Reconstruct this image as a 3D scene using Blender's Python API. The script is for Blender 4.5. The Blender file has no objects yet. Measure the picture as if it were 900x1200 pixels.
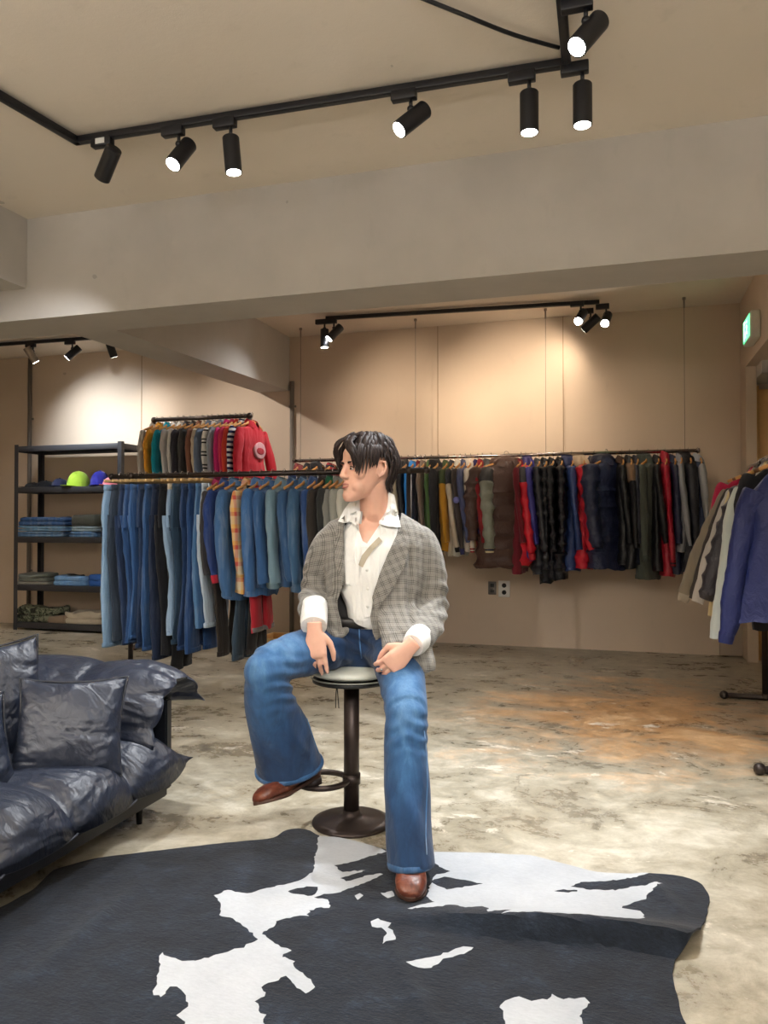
import bpy, bmesh, math, random
import numpy as np
from mathutils import Vector, Matrix, noise
from mathutils.bvhtree import BVHTree

SC = bpy.context.scene
COL = SC.collection
R = math.radians
# ---------------------------------------------------------------- camera
CAM_H = 1.12
TH = R(17.0)
PITCH = math.atan(14 / 906)
FPX = 906.0
cam_data = bpy.data.cameras.new('camera')
cam = bpy.data.objects.new('camera', cam_data)
COL.objects.link(cam)
cam.location = (0, 0, CAM_H)
cam.rotation_euler = (math.pi / 2 + PITCH, 0, TH)
cam_data.sensor_fit = 'VERTICAL'
cam_data.sensor_height = 36.0
cam_data.lens = FPX / 1200 * 36.0
cam_data.clip_start = 0.02
SC.camera = cam
# ---------------------------------------------------------------- world / colour
w = bpy.data.worlds.new('world')
SC.world = w
w.use_nodes = True
w.node_tree.nodes['Background'].inputs[0].default_value = (0.75, 0.8, 0.9, 1)
w.node_tree.nodes['Background'].inputs[1].default_value = 0.05
SC.view_settings.view_transform = 'Standard'
SC.view_settings.look = 'None'
SC.view_settings.gamma = 1.0
SC.view_settings.use_curve_mapping = False
SC.cycles.diffuse_bounces = 6
SC.view_settings.exposure = 0.85
# lamp settings: strength in watts, colour
COOL = (0.96, 0.98, 1.0)
WARM = (1.0, 0.80, 0.60)
WARM2 = (1.0, 0.90, 0.80)
FILL_UP_W = 50.0
WASH_W = 60.0
FRONT_W, REAR_W, SHOP_FILL_W = 75.0, 60.0, 120.0

# ---------------------------------------------------------------- projection helpers (photograph pixel -> place)
cR = np.array([math.cos(TH), math.sin(TH), 0.0])
cF = np.array([-math.sin(TH) * math.cos(PITCH), math.cos(TH) * math.cos(PITCH), math.sin(PITCH)])
cU = np.cross(cR, cF)
cC = np.array([0.0, 0.0, CAM_H])
def ray(px, py): return cF + (px - 450) / FPX * cR - (py - 600) / FPX * cU
def at_z(px, py, z): r = ray(px, py); return cC + r * ((z - CAM_H) / r[2])
def at_y(px, py, y): r = ray(px, py); return cC + r * (y / r[1])
def at_x(px, py, x): r = ray(px, py); return cC + r * (x / r[0])
def at_d(px, py, d): return cC + d * ray(px, py)
def cw(x, d, z): return np.array([x * math.cos(TH) - d * math.sin(TH), x * math.sin(TH) + d * math.cos(TH), z])

# ---------------------------------------------------------------- material helpers
MATS = {}
def srgb(r, g=None, b=None):
    if g is None: r, g, b = r
    f = lambda c: c / 12.92 if c <= 0.04045 else ((c + 0.055) / 1.055) ** 2.4
    return (f(r / 255), f(g / 255), f(b / 255), 1.0)
class NT:
    def __init__(s, name):
        s.m = bpy.data.materials.new(name); s.m.use_nodes = True
        s.t = s.m.node_tree; s.b = s.t.nodes['Principled BSDF']
    def n(s, typ, **kw):
        nd = s.t.nodes.new(typ)
        for k, v in kw.items():
            if k.startswith('i_'):
                key = k[2:]; key = int(key) if key.isdigit() else key.replace('_', ' ')
                nd.inputs[key].default_value = v
            else: setattr(nd, k, v)
        return nd
    def l(s, a, b): s.t.links.new(a, b)
    def coord(s, scale=(1, 1, 1), rot=(0, 0, 0), kind='Object'):
        tc = s.n('ShaderNodeTexCoord'); mp = s.n('ShaderNodeMapping')
        mp.inputs['Scale'].default_value = scale; mp.inputs['Rotation'].default_value = rot
        s.l(tc.outputs[kind], mp.inputs[0]); return mp.outputs[0]
    def noise(s, vec, scale, detail=4, rough=0.55, dist=0.0):
        nd = s.n('ShaderNodeTexNoise', i_Scale=scale, i_Detail=detail, i_Roughness=rough, i_Distortion=dist)
        s.l(vec, nd.inputs['Vector']); return nd.outputs['Fac']
    def ramp(s, fac, stops, interp='LINEAR'):
        nd = s.n('ShaderNodeValToRGB'); cr = nd.color_ramp; cr.interpolation = interp
        while len(cr.elements) < len(stops): cr.elements.new(0.5)
        for e, (p, c) in zip(cr.elements, stops):
            e.position = p; e.color = c if len(c) == 4 else (*c, 1)
        s.l(fac, nd.inputs[0]); return nd.outputs[0]
    def mix(s, fac, a, b, mode='MIX'):
        nd = s.n('ShaderNodeMix', data_type='RGBA', blend_type=mode)
        for sock, v in ((nd.inputs[0], fac), (nd.inputs[6], a), (nd.inputs[7], b)):
            if hasattr(v, 'links') or hasattr(v, 'is_output'): s.l(v, sock)
            else: sock.default_value = v
        return nd.outputs[2]
    def math(s, op, a, b=0.0, c=None):
        nd = s.n('ShaderNodeMath', operation=op)
        for i, v in enumerate((a, b, c)):
            if v is None: continue
            if hasattr(v, 'is_output'): s.l(v, nd.inputs[i])
            else: nd.inputs[i].default_value = v
        return nd.outputs[0]
    def bump(s, h, strength=0.3, dist=0.01, prev=None):
        nd = s.n('ShaderNodeBump', i_Strength=strength, i_Distance=dist)
        s.l(h, nd.inputs['Height'])
        if prev is not None: s.l(prev, nd.inputs['Normal'])
        return nd.outputs[0]
    def out(s, color=None, rough=None, normal=None, metal=None, spec=None, sheen=None):
        b = s.b
        if color is not None:
            if hasattr(color, 'is_output'): s.l(color, b.inputs['Base Color'])
            else: b.inputs['Base Color'].default_value = color
        if rough is not None:
            if hasattr(rough, 'is_output'): s.l(rough, b.inputs['Roughness'])
            else: b.inputs['Roughness'].default_value = rough
        if normal is not None: s.l(normal, b.inputs['Normal'])
        if metal is not None: b.inputs['Metallic'].default_value = metal
        if spec is not None: b.inputs['Specular IOR Level'].default_value = spec
        if sheen is not None: b.inputs['Sheen Weight'].default_value = sheen
        return s.m
def cached(f):
    def g(*a, **k):
        key = (f.__name__,) + a + tuple(sorted(k.items()))
        if key not in MATS: MATS[key] = f(*a, **k)
        return MATS[key]
    return g
def mul(c, k): return tuple(min(1, x * k) for x in c[:3]) + (1,)
@cached
def m_plain(rgb, rough=0.5, metal=0.0, bump=0.0, scale=60):
    t = NT('paint'); v = t.coord()
    c = srgb(rgb); f = t.noise(v, scale, 3)
    col = t.mix(f, mul(c, 0.9), mul(c, 1.1))
    nr = t.bump(f, bump, 0.004) if bump else None
    return t.out(col, rough, nr, metal)
@cached
def m_fabric(rgb, rough=0.92, weave=420, var=0.14, fold=0.5, seed=0):
    t = NT('fabric'); v = t.coord()
    c = srgb(rgb)
    big = t.noise(t.coord((3, 3, 1)), 2.4, 4)
    fine = t.noise(v, weave, 2)
    col = t.mix(big, mul(c, 1 - var), mul(c, 1 + var))
    col = t.mix(t.math('MULTIPLY', fine, 0.35), col, mul(c, 0.7))
    fo = t.noise(t.coord((16, 16, 3.5)), 1.0, 3, 0.5, 0.6)
    nr = t.bump(fo, fold, 0.03); nr = t.bump(fine, 0.25, 0.002, nr)
    return t.out(col, rough, nr, sheen=0.12)
@cached
def m_denim(rgb, fade=0.35, seed=0):
    t = NT('denim'); v = t.coord()
    c = srgb(rgb)
    st = t.noise(t.coord((26, 26, 2.0)), 1.0, 4, 0.6, 0.3)
    fine = t.noise(t.coord((500, 500, 220)), 1.0, 2)
    patch = t.noise(t.coord((4, 4, 2.2)), 1.0, 3)
    f = t.math('ADD', t.math('MULTIPLY', st, 0.6), t.math('MULTIPLY', patch, 0.5))
    lite = (c[0] + (0.55 - c[0]) * fade, c[1] + (0.62 - c[1]) * fade, c[2] + (0.7 - c[2]) * fade, 1)
    col = t.ramp(f, [(0.38, mul(c, 0.72)), (0.55, c), (0.75, lite)])
    col = t.mix(t.math('MULTIPLY', fine, 0.4), col, mul(c, 0.65))
    nr = t.bump(t.noise(t.coord((15, 15, 4)), 1.0, 3, 0.5, 0.7), 0.5, 0.03); nr = t.bump(fine, 0.3, 0.002, nr)
    return t.out(col, 0.9, nr, sheen=0.1)
@cached
def m_nylon(rgb, rough=0.42, crinkle=0.5):
    t = NT('nylon'); c = srgb(rgb)
    cr = t.noise(t.coord((18, 18, 12)), 1.0, 4, 0.6, 1.2)
    col = t.mix(cr, mul(c, 0.85), mul(c, 1.15))
    return t.out(col, rough, t.bump(cr, crinkle, 0.03))
@cached
def m_bands(stops, axis=2, scale=1.0, rough=0.9):
    """colour bands along one local axis (striped knitwear, colour blocked sleeves)"""
    t = NT('banded_cloth'); tc = t.n('ShaderNodeTexCoord'); sp = t.n('ShaderNodeSeparateXYZ')
    t.l(tc.outputs['Object'], sp.inputs[0])
    f = t.math('FRACT', t.math('MULTIPLY', sp.outputs[axis], scale))
    col = t.ramp(f, [(p, srgb(c)) for p, c in stops], 'CONSTANT')
    nr = t.bump(t.noise(t.coord((15, 15, 4)), 1.0, 3), 0.4, 0.03)
    return t.out(col, rough, nr)
@cached
def m_plaid(a, b, c3, scale=9.0):
    t = NT('plaid'); tc = t.n('ShaderNodeTexCoord'); sp = t.n('ShaderNodeSeparateXYZ')
    t.l(tc.outputs['Object'], sp.inputs[0])
    fz = t.math('FRACT', t.math('MULTIPLY', sp.outputs[2], scale))
    fy = t.math('FRACT', t.math('MULTIPLY', t.math('ADD', sp.outputs[1], sp.outputs[0]), scale))
    c1 = t.ramp(fz, [(0, srgb(a)), (0.3, srgb(b)), (0.55, srgb(c3)), (0.8, srgb(a))], 'CONSTANT')
    c2 = t.ramp(fy, [(0, srgb(a)), (0.4, srgb(c3)), (0.6, srgb(b)), (0.85, srgb(a))], 'CONSTANT')
    return t.out(t.mix(0.5, c1, c2), 0.92)
@cached
def m_emit(rgb, strength):
    t = NT('lamp_lens'); t.b.inputs['Emission Color'].default_value = (*rgb, 1)
    t.b.inputs['Emission Strength'].default_value = strength
    return t.out((1, 1, 1, 1), 0.4)

# ---------------------------------------------------------------- mesh helpers
class MB:
    def __init__(s): s.v = []; s.f = []
    def add(s, vs, fs):
        o = len(s.v); s.v.extend([tuple(map(float, p)) for p in vs]); s.f.extend([tuple(i + o for i in f) for f in fs]); return s
    def box(s, c, size, M=None, taper=1.0):
        hx, hy, hz = size[0] / 2, size[1] / 2, size[2] / 2
        vs = []
        for z in (-1, 1):
            k = taper if z > 0 else 1
            for x, y in ((-1, -1), (1, -1), (1, 1), (-1, 1)):
                p = Vector((x * hx * k, y * hy * k, z * hz))
                if M is not None: p = M @ p
                vs.append((p[0] + c[0], p[1] + c[1], p[2] + c[2]))
        return s.add(vs, [(3, 2, 1, 0), (4, 5, 6, 7), (0, 1, 5, 4), (1, 2, 6, 5), (2, 3, 7, 6), (3, 0, 4, 7)])
    def bbox(s, c, size, b=0.006, M=None):
        """box with bevelled edges"""
        bm = bmesh.new(); bmesh.ops.create_cube(bm, size=1)
        for vv in bm.verts: vv.co = Vector((vv.co.x * size[0], vv.co.y * size[1], vv.co.z * size[2]))
        bmesh.ops.bevel(bm, geom=list(bm.edges), offset=min(b, min(size) * 0.45), segments=2, affect='EDGES', profile=0.5)
        bm.verts.index_update()
        vs = [(M @ vv.co if M is not None else vv.co) + Vector(c) for vv in bm.verts]
        fs = [tuple(vv.index for vv in ff.verts) for ff in bm.faces]
        bm.free(); return s.add(vs, fs)
    def rings(s, rs, cap=True, closed=False):
        """stack of equal-length point rings -> skin"""
        n = len(rs[0]); vs = [p for r in rs for p in r]; fs = []
        m = len(rs)
        for i in range(m if closed else m - 1):
            a, b = i * n, ((i + 1) % m) * n
            for j in range(n):
                k = (j + 1) % n
                fs.append((a + j, a + k, b + k, b + j))
        if cap and not closed:
            fs.append(tuple(range(n - 1, -1, -1))); fs.append(tuple((m - 1) * n + j for j in range(n)))
        return s.add(vs, fs)
    def tube(s, path, rad, n=10, flat=1.0, ref=None, cap=True, closed=False, power=2.0):
        """round tube along a path; rad: number, list, or list of (ra, rb); ref: direction of rb"""
        P = [Vector(p) for p in path]; m = len(P)
        rs = []
        up = Vector(ref) if ref is not None else Vector((0, 0, 1))
        prevb = None
        for i, p in enumerate(P):
            if closed: tng = (P[(i + 1) % m] - P[i - 1]).normalized()
            else: tng = (P[min(i + 1, m - 1)] - P[max(i - 1, 0)]).normalized()
            if ref is not None or prevb is None:
                b = up - tng * up.dot(tng)
                if b.length < 1e-3:
                    b = Vector((1, 0, 0)) - tng * tng.x
                    if b.length < 1e-3: b = Vector((0, 1, 0)) - tng * tng.y
            else: b = prevb - tng * prevb.dot(tng)
            b.normalize(); prevb = b
            a = tng.cross(b)
            r = rad[i] if isinstance(rad, (list, tuple)) else rad
            ra, rb = r if isinstance(r, (list, tuple)) else (r, r * flat)
            ring = []
            for j in range(n):
                t = 2 * math.pi * j / n
                ct, st = math.cos(t), math.sin(t)
                if power != 2.0:
                    ct = math.copysign(abs(ct) ** (2 / power), ct); st = math.copysign(abs(st) ** (2 / power), st)
                ring.append(tuple(p + a * (ra * ct) + b * (rb * st)))
            rs.append(ring)
        return s.rings(rs, cap, closed)
    def cyl(s, p0, p1, r0, r1=None, n=16): return s.tube([p0, p1], [r0, r0 if r1 is None else r1], n)
    def ell(s, c, r, M=None, nu=16, nv=10):
        rs = []
        for i in range(1, nv):
            a = math.pi * i / nv - math.pi / 2
            ring = []
            for j in range(nu):
                t = 2 * math.pi * j / nu
                p = Vector((r[0] * math.cos(a) * math.cos(t), r[1] * math.cos(a) * math.sin(t), r[2] * math.sin(a)))
                if M is not None: p = M @ p
                ring.append((p[0] + c[0], p[1] + c[1], p[2] + c[2]))
            rs.append(ring)
        o = len(s.v); s.rings(rs, cap=False)
        tp, bt = Vector((0, 0, r[2])), Vector((0, 0, -r[2]))
        if M is not None: tp, bt = M @ tp, M @ bt
        b0 = len(s.v); s.v.append(tuple(bt + Vector(c))); s.v.append(tuple(tp + Vector(c)))
        e = o + (nv - 2) * nu
        for j in range(nu):
            k = (j + 1) % nu
            s.f.append((b0, o + k, o + j)); s.f.append((b0 + 1, e + j, e + k))
        return s
    def mesh(s, name):
        me = bpy.data.meshes.new(name); me.from_pydata(s.v, [], s.f); me.update(); return me
    def build(s, name, mat, parent=None, smooth=True, world=False, sharp=None):
        me = s.mesh(name)
        return link(name, me, mat, parent, smooth, world, sharp)
def link(name, me, mat, parent=None, smooth=True, world=False, sharp=35):
    if world and parent is not None:
        L = parent.location
        me.transform(Matrix.Translation((-L[0], -L[1], -L[2])))
    if smooth:
        me.polygons.foreach_set('use_smooth', [True] * len(me.polygons))
        if sharp:
            me.set_sharp_from_angle(angle=R(sharp))
    o = bpy.data.objects.new(name, me)
    if mat is not None:
        for mm in (mat if isinstance(mat, (list, tuple)) else [mat]): me.materials.append(mm)
    COL.objects.link(o); o.parent = parent
    return o
def thing(name, label, cat, loc=(0, 0, 0), rotz=0.0, group=None):
    o = bpy.data.objects.new(name, None); COL.objects.link(o)
    o.empty_display_size = 0.1
    o.location = [float(x) for x in loc]; o.rotation_euler = (0, 0, rotz)
    return tag(o, label, cat, group)
def tag(o, label, cat, group=None):
    o['label'] = label; o['category'] = cat
    if group: o['group'] = group
    return o
def struct(o): o['kind'] = 'structure'; return o
def stuff(o): o['kind'] = 'stuff'; return o
def dup(root, loc, rotz=0.0, label=None, group=None):
    r = root.copy(); COL.objects.link(r); r.location = [float(x) for x in loc]; r.rotation_euler = (0, 0, rotz)
    if label: r['label'] = label
    if group: r['group'] = group
    for ch in list(root.children):
        c = ch.copy(); COL.objects.link(c); c.parent = r
        for g in list(ch.children):
            d = g.copy(); COL.objects.link(d); d.parent = c
    return r
def fuse(mb, voxel, smooth=3, fac=0.5):
    """one continuous surface out of overlapping closed shapes"""
    me = mb.mesh('fuse'); o = bpy.data.objects.new('fuse_tmp', me); COL.objects.link(o)
    md = o.modifiers.new('r', 'REMESH'); md.mode = 'VOXEL'; md.voxel_size = voxel; md.adaptivity = 0
    if smooth:
        sm = o.modifiers.new('s', 'SMOOTH'); sm.iterations = smooth; sm.factor = fac
    dg = bpy.context.evaluated_depsgraph_get(); dg.update()
    res = bpy.data.meshes.new_from_object(o.evaluated_get(dg))
    bpy.data.objects.remove(o); bpy.data.meshes.remove(me)
    return res
def get_vn(me):
    n = len(me.vertices); v = np.empty(n * 3); me.vertices.foreach_get('co', v)
    nn = np.empty(n * 3); me.vertex_normals.foreach_get('vector', nn)
    return v.reshape(-1, 3), nn.reshape(-1, 3)
def set_v(me, v): me.vertices.foreach_set('co', np.ascontiguousarray(v, dtype=np.float32).ravel()); me.update()
def fnoise(P, s, seed=0, octv=3):
    """cheap smooth pseudo-noise: rotated sine sums, about -1..1"""
    rg = np.random.RandomState(seed); out = np.zeros(len(P)); amp = 1.0; tot = 0
    f = s
    for o in range(octv):
        for k in range(3):
            d = rg.normal(size=3); d /= np.linalg.norm(d)
            d2 = rg.normal(size=3); d2 /= np.linalg.norm(d2)
            out += amp * np.sin(P @ d * f + rg.rand() * 6.28 + 1.3 * np.sin(P @ d2 * f * 0.7 + rg.rand() * 6.28)) / 3
        tot += amp; amp *= 0.55; f *= 1.9
    return out / tot * 1.5
def sstep(a, b, x): t = np.clip((x - a) / (b - a), 0, 1); return t * t * (3 - 2 * t)
def catmull(pts, n):
    """n points along a smooth curve through pts (any dimension)"""
    P = np.array(pts, float); m = len(P)
    ts = np.linspace(0, m - 1, n); out = []
    for t in ts:
        i = min(int(t), m - 2); u = t - i
        p0, p1, p2, p3 = P[max(i - 1, 0)], P[i], P[i + 1], P[min(i + 2, m - 1)]
        out.append(0.5 * (2 * p1 + (p2 - p0) * u + (2 * p0 - 5 * p1 + 4 * p2 - p3) * u * u + (3 * p1 - p0 - 3 * p2 + p3) * u ** 3))
    return np.array(out)
# ================================================================ ROOM
CEIL = 3.0; BACK = 7.15; RX = 0.98; LX = -7.2; FY = -4.2; RX2 = 3.2
@cached
def m_wall(rgb, stain=0.12, sc=1.0):
    t = NT('plaster'); c = srgb(rgb)
    a = t.noise(t.coord((1, 1, 1)), 1.3 * sc, 5, 0.6); b = t.noise(t.coord((1, 1, 0.4)), 7, 5, 0.65); g = t.noise(t.coord(), 160, 3)
    col = t.mix(a, mul(c, 1 - stain), mul(c, 1 + stain * 0.5))
    col = t.mix(t.math('MULTIPLY', t.ramp(b, [(0.6, (0, 0, 0)), (0.75, (1, 1, 1))]), 0.25), col, mul(c, 0.72))
    # scattered chips, old anchor holes and patched spots
    nzv = t.n('ShaderNodeTexNoise', i_Scale=9.0, i_Detail=4.0); t.l(t.coord(), nzv.inputs['Vector'])
    wv = t.n('ShaderNodeMix', data_type='VECTOR'); wv.inputs[0].default_value = .06; t.l(t.coord(), wv.inputs[4]); t.l(nzv.outputs['Color'], wv.inputs[5])
    vo = t.n('ShaderNodeTexVoronoi', i_Scale=2.6); t.l(wv.outputs[1], vo.inputs['Vector'])
    sx = t.n('ShaderNodeSeparateColor'); t.l(vo.outputs['Color'], sx.inputs[0])
    chip = t.math('MULTIPLY', t.math('LESS_THAN', vo.outputs['Distance'], t.math('MULTIPLY', sx.outputs[1], .075)), t.math('GREATER_THAN', sx.outputs[0], .62))
    col = t.mix(t.math('MULTIPLY', chip, .45), col, mul(c, .42))
    nr = t.bump(b, 0.12, 0.02); nr = t.bump(g, 0.15, 0.003, nr)
    return t.out(col, 0.8, nr)
WALL = m_wall((206, 188, 168)); CONC = m_wall((186, 181, 174), 0.22, 1.6); CEILM = m_wall((220, 210, 196), 0.06)
def wall_box(name, lo, hi, mat):
    c = [(a + b) / 2 for a, b in zip(lo, hi)]; s = [b - a for a, b in zip(lo, hi)]
    return struct(MB().box(c, s).build(name, mat, smooth=False))
def m_floor():
    t = NT('worn_concrete')
    v = t.coord()
    big = t.noise(v, 0.55, 4, 0.6, 0.6); mid = t.noise(t.coord((1, 1.4, 1)), 1.9, 9, 0.72, 0.5); fine = t.noise(v, 9, 8, 0.74, 0.4)
    grit = t.noise(v, 90, 3, 0.6)
    both = t.math('ADD', t.math('MULTIPLY', mid, .62), t.math('MULTIPLY', fine, .38))
    base = t.ramp(both, [(0.36, srgb(104, 95, 80)), (0.44, srgb(150, 140, 120)), (0.51, srgb(180, 172, 152)), (0.60, srgb(208, 202, 186))])
    brown = t.ramp(both, [(0.36, srgb(118, 82, 46)), (0.5, srgb(186, 138, 86)), (0.62, srgb(222, 184, 136))])  # brown stain, pushed to orange to paint in a warm lamp pool
    gray = t.ramp(both, [(0.36, srgb(118, 112, 98)), (0.5, srgb(168, 162, 144)), (0.62, srgb(206, 200, 184))])
    col = t.mix(t.ramp(big, [(0.45, (0, 0, 0)), (0.6, (1, 1, 1))]), base, gray)
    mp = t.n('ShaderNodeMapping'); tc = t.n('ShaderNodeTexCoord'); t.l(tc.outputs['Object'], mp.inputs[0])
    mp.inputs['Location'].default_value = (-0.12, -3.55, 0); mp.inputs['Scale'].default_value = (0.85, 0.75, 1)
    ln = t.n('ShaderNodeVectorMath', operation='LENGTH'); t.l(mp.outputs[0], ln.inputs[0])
    stain_glow = t.math('SUBTRACT', 1.0, ln.outputs['Value'])
    zf = t.math('ADD', stain_glow, t.math('MULTIPLY', t.math('SUBTRACT', mid, 0.5), 3.0))
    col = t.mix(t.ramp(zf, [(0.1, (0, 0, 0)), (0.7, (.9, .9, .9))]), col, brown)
    pal = t.noise(t.coord((1, 1.5, 1)), 2.3, 9, 0.75, 0.4)
    col = t.mix(t.ramp(pal, [(0.60, (0, 0, 0)), (0.625, (0.75, 0.75, 0.75))]), col, srgb(226, 218, 202))
    drk = t.noise(t.coord((1, 2.2, 1), (0, 0, .3)), 1.6, 9, 0.76, 0.8)
    col = t.mix(t.ramp(drk, [(0.57, (0, 0, 0)), (0.70, (0.42, 0.42, 0.42))]), col, srgb(128, 108, 80))
    vo = t.n('ShaderNodeTexVoronoi', feature='DISTANCE_TO_EDGE', i_Scale=1.1)
    wv = t.n('ShaderNodeMix', data_type='VECTOR'); nz = t.n('ShaderNodeTexNoise', i_Scale=2.0, i_Detail=9.0, i_Roughness=.7); t.l(v, nz.inputs['Vector'])
    wv.inputs[0].default_value = 0.55; t.l(v, wv.inputs[4]); t.l(nz.outputs['Color'], wv.inputs[5]); t.l(wv.outputs[1], vo.inputs['Vector'])
    crack = t.math('MULTIPLY', t.ramp(vo.outputs['Distance'], [(0.0, (0.7, 0.7, 0.7)), (0.008, (0, 0, 0))]), t.ramp(big, [(.46, (0, 0, 0)), (.56, (1, 1, 1))]))
    col = t.mix(crack, col, srgb(92, 78, 60))
    rough = t.ramp(both, [(0.38, (0.20, 0.20, 0.20)), (0.6, (0.46, 0.46, 0.46))])
    nr = t.bump(fine, 0.3, 0.012); nr = t.bump(grit, 0.12, 0.002, nr)
    return t.out(col, rough, nr, spec=0.5)
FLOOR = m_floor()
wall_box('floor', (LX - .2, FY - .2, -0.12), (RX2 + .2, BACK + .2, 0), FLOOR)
wall_box('ceiling', (LX - .2, FY - .2, CEIL), (RX2 + .2, BACK + .2, CEIL + .15), CEILM)
wall_box('wall_back', (LX - .2, BACK, 0), (RX2 + .2, BACK + .2, CEIL), WALL)
wall_box('wall_left', (LX - .2, FY, 0), (LX, BACK, CEIL), WALL)
wall_box('wall_front', (LX - .2, FY - .2, 0), (RX2 + .2, FY, CEIL), CONC)
# right side: thin pier at the back corner, lintel above a wide opening, alcove with a timber door
OP0, OP1 = 4.35, 6.86
wall_box('wall_right', (RX, OP1, 0), (RX + .08, BACK, CEIL), WALL)
wall_box('wall_right.001', (RX, OP0 - .4, 2.40), (RX + .25, OP1, CEIL), WALL)
wall_box('wall_right.002', (RX2, FY, 0), (RX2 + .2, BACK, CEIL), CONC)
wall_box('wall_right.003', (RX + .08, 6.62, 2.30), (RX2, BACK, 2.62), CONC)
TIMB = m_plain((222, 182, 122), 0.55, 0, 0.2, 25)
dr = struct(MB().bbox((1.53, 7.07, 1.13), (0.86, 0.05, 2.22), 0.008).build('door_1', TIMB))
MB().bbox((1.075, 7.03, 1.13), (0.045, 0.10, 2.26), 0.004).build('door_frame', m_plain((206, 166, 108), 0.55, 0, 0.2, 25), dr)
MB().bbox((1.985, 7.03, 1.13), (0.045, 0.10, 2.26), 0.004).build('door_frame', m_plain((206, 166, 108), 0.55, 0, 0.2, 25), dr)
for k in range(2): MB().bbox((1.53, 7.04, 0.6 + k * 1.02), (0.6, 0.012, 0.82), 0.004).build('door_panel', TIMB, dr)
MB().tube([(1.90, 7.05, 1.0), (1.90, 7.0, 1.0), (1.80, 7.0, 1.0)], 0.01, 8).build('door_handle', m_plain((150, 150, 148), 0.3, 1.0), dr)
# main concrete beam, slightly turned as in the photo
BY0, BZ = 3.89, 2.377
bm_ = MB(); bm_.box((-2.0, BY0 + 0.19, (BZ + CEIL) / 2), (10.6, 0.38, CEIL - BZ))
beam = struct(bm_.build('ceiling_beam', CONC, smooth=False))
# stub beam running back to the wall, tapering down to a haunch at the wall
sb0 = at_y(330, 438, BACK - .02)
x0 = -3.52
vs = [(x0, BY0 + .36, CEIL), (x0 + .34, BY0 + .36, CEIL), (x0, BY0 + .36, BZ + .02), (x0 + .34, BY0 + .36, BZ + .02),
      (x0, BACK + .01, CEIL), (x0 + .34, BACK + .01, CEIL), (x0, BACK + .01, 2.46), (x0 + .34, BACK + .01, 2.46)]
struct(MB().add(vs, [(2, 3, 1, 0), (4, 5, 7, 6), (0, 1, 5, 4), (6, 7, 3, 2), (0, 4, 6, 2), (1, 3, 7, 5)]).build('ceiling_beam.001', CONC, smooth=False))
# drop of the front beam at far left
wall_box('ceiling_beam.002', (-5.6, 2.4, 2.57), (-3.49, BY0 + .05, CEIL), CONC)
# conduits on the back wall
for i, px in enumerate((34, 342)):
    p = at_y(px, 600, BACK - .02)
    c = MB(); c.cyl((p[0], BACK - .02, 0.02), (p[0], BACK - .02, 2.55 if i else CEIL - .02), 0.022, n=12)
    o = tag(c.build('wall_pipe', m_plain((120, 112, 104), 0.6)), ('thin grey pipe down the back wall behind the shelf' if i == 0 else 'thin grey pipe down the back wall below the sloping beam'), 'pipe')
    for z in (0.6, 1.5, 2.3):
        q = MB(); q.box((p[0], BACK - .006, z), (0.075, 0.01, 0.02)); q.build('pipe_clip', m_plain((130, 124, 116), 0.5), o)
# wall board joint lines on the back wall: narrow recess strips
for px in (166, 513, 660):
    p = at_y(px, 450, BACK - .001)
    struct(MB().box((p[0], BACK - .0015, 2.0), (0.006, 0.003, 2.0)).build('trim_1', m_plain((150, 128, 104), 0.9), smooth=False))
# darker ledge low on the wall by the corner
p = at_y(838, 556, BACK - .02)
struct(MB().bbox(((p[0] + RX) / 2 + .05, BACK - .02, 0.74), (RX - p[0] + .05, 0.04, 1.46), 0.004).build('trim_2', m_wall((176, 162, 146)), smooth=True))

# ---------------------------------------------------------------- sockets
def socket(px, py, w_, h_, colr, label, holes):
    p = at_y(px, py, BACK - .001)
    t = thing('wall_socket', label, 'socket', (p[0], BACK, p[2]))
    m = MB(); m.bbox((0, -.008, 0), (w_, .016, h_), .004); m.build('face_plate', m_plain(colr, 0.4), t)
    for z in holes:
        m = MB(); m.tube([(0, -.014, z), (0, -.0175, z)], [.021, .021], 18); m.build('socket_hole', m_plain((18, 18, 18), 0.4), t)
        for sx in (-1, 1):
            pass
socket(591, 690, .105, .15, (225, 225, 222), 'white double wall socket below the brown puffer coat', (-.032, .032))
p = at_y(577, 689, BACK - .001)
t = thing('wall_switch', 'small grey wall switch beside the white double socket', 'switch', (p[0], BACK, p[2]))
MB().bbox((0, -.006, 0), (.075, .012, .12), .004).build('face_plate', m_plain((110, 104, 98), 0.5), t)
for z in (-.026, .026): MB().bbox((0, -.013, z), (.035, .008, .032), .003).build('switch_rocker', m_plain((20, 20, 20), 0.4), t)
# ---------------------------------------------------------------- exit sign
p = at_x(887, 385, RX)
t = thing('exit_sign', 'small lit green emergency exit sign on the wall over the opening', 'sign', (RX, p[1], p[2]))
MB().bbox((-.035, 0, 0), (.07, .34, .20), .01).build('sign_case', m_plain((222, 224, 214), 0.4), t)
gp = MB().bbox((-.0715, 0, 0), (.004, .30, .165), .002).build('sign_panel', m_emit((0.05, 0.75, 0.28), 1.2), t)
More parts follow.
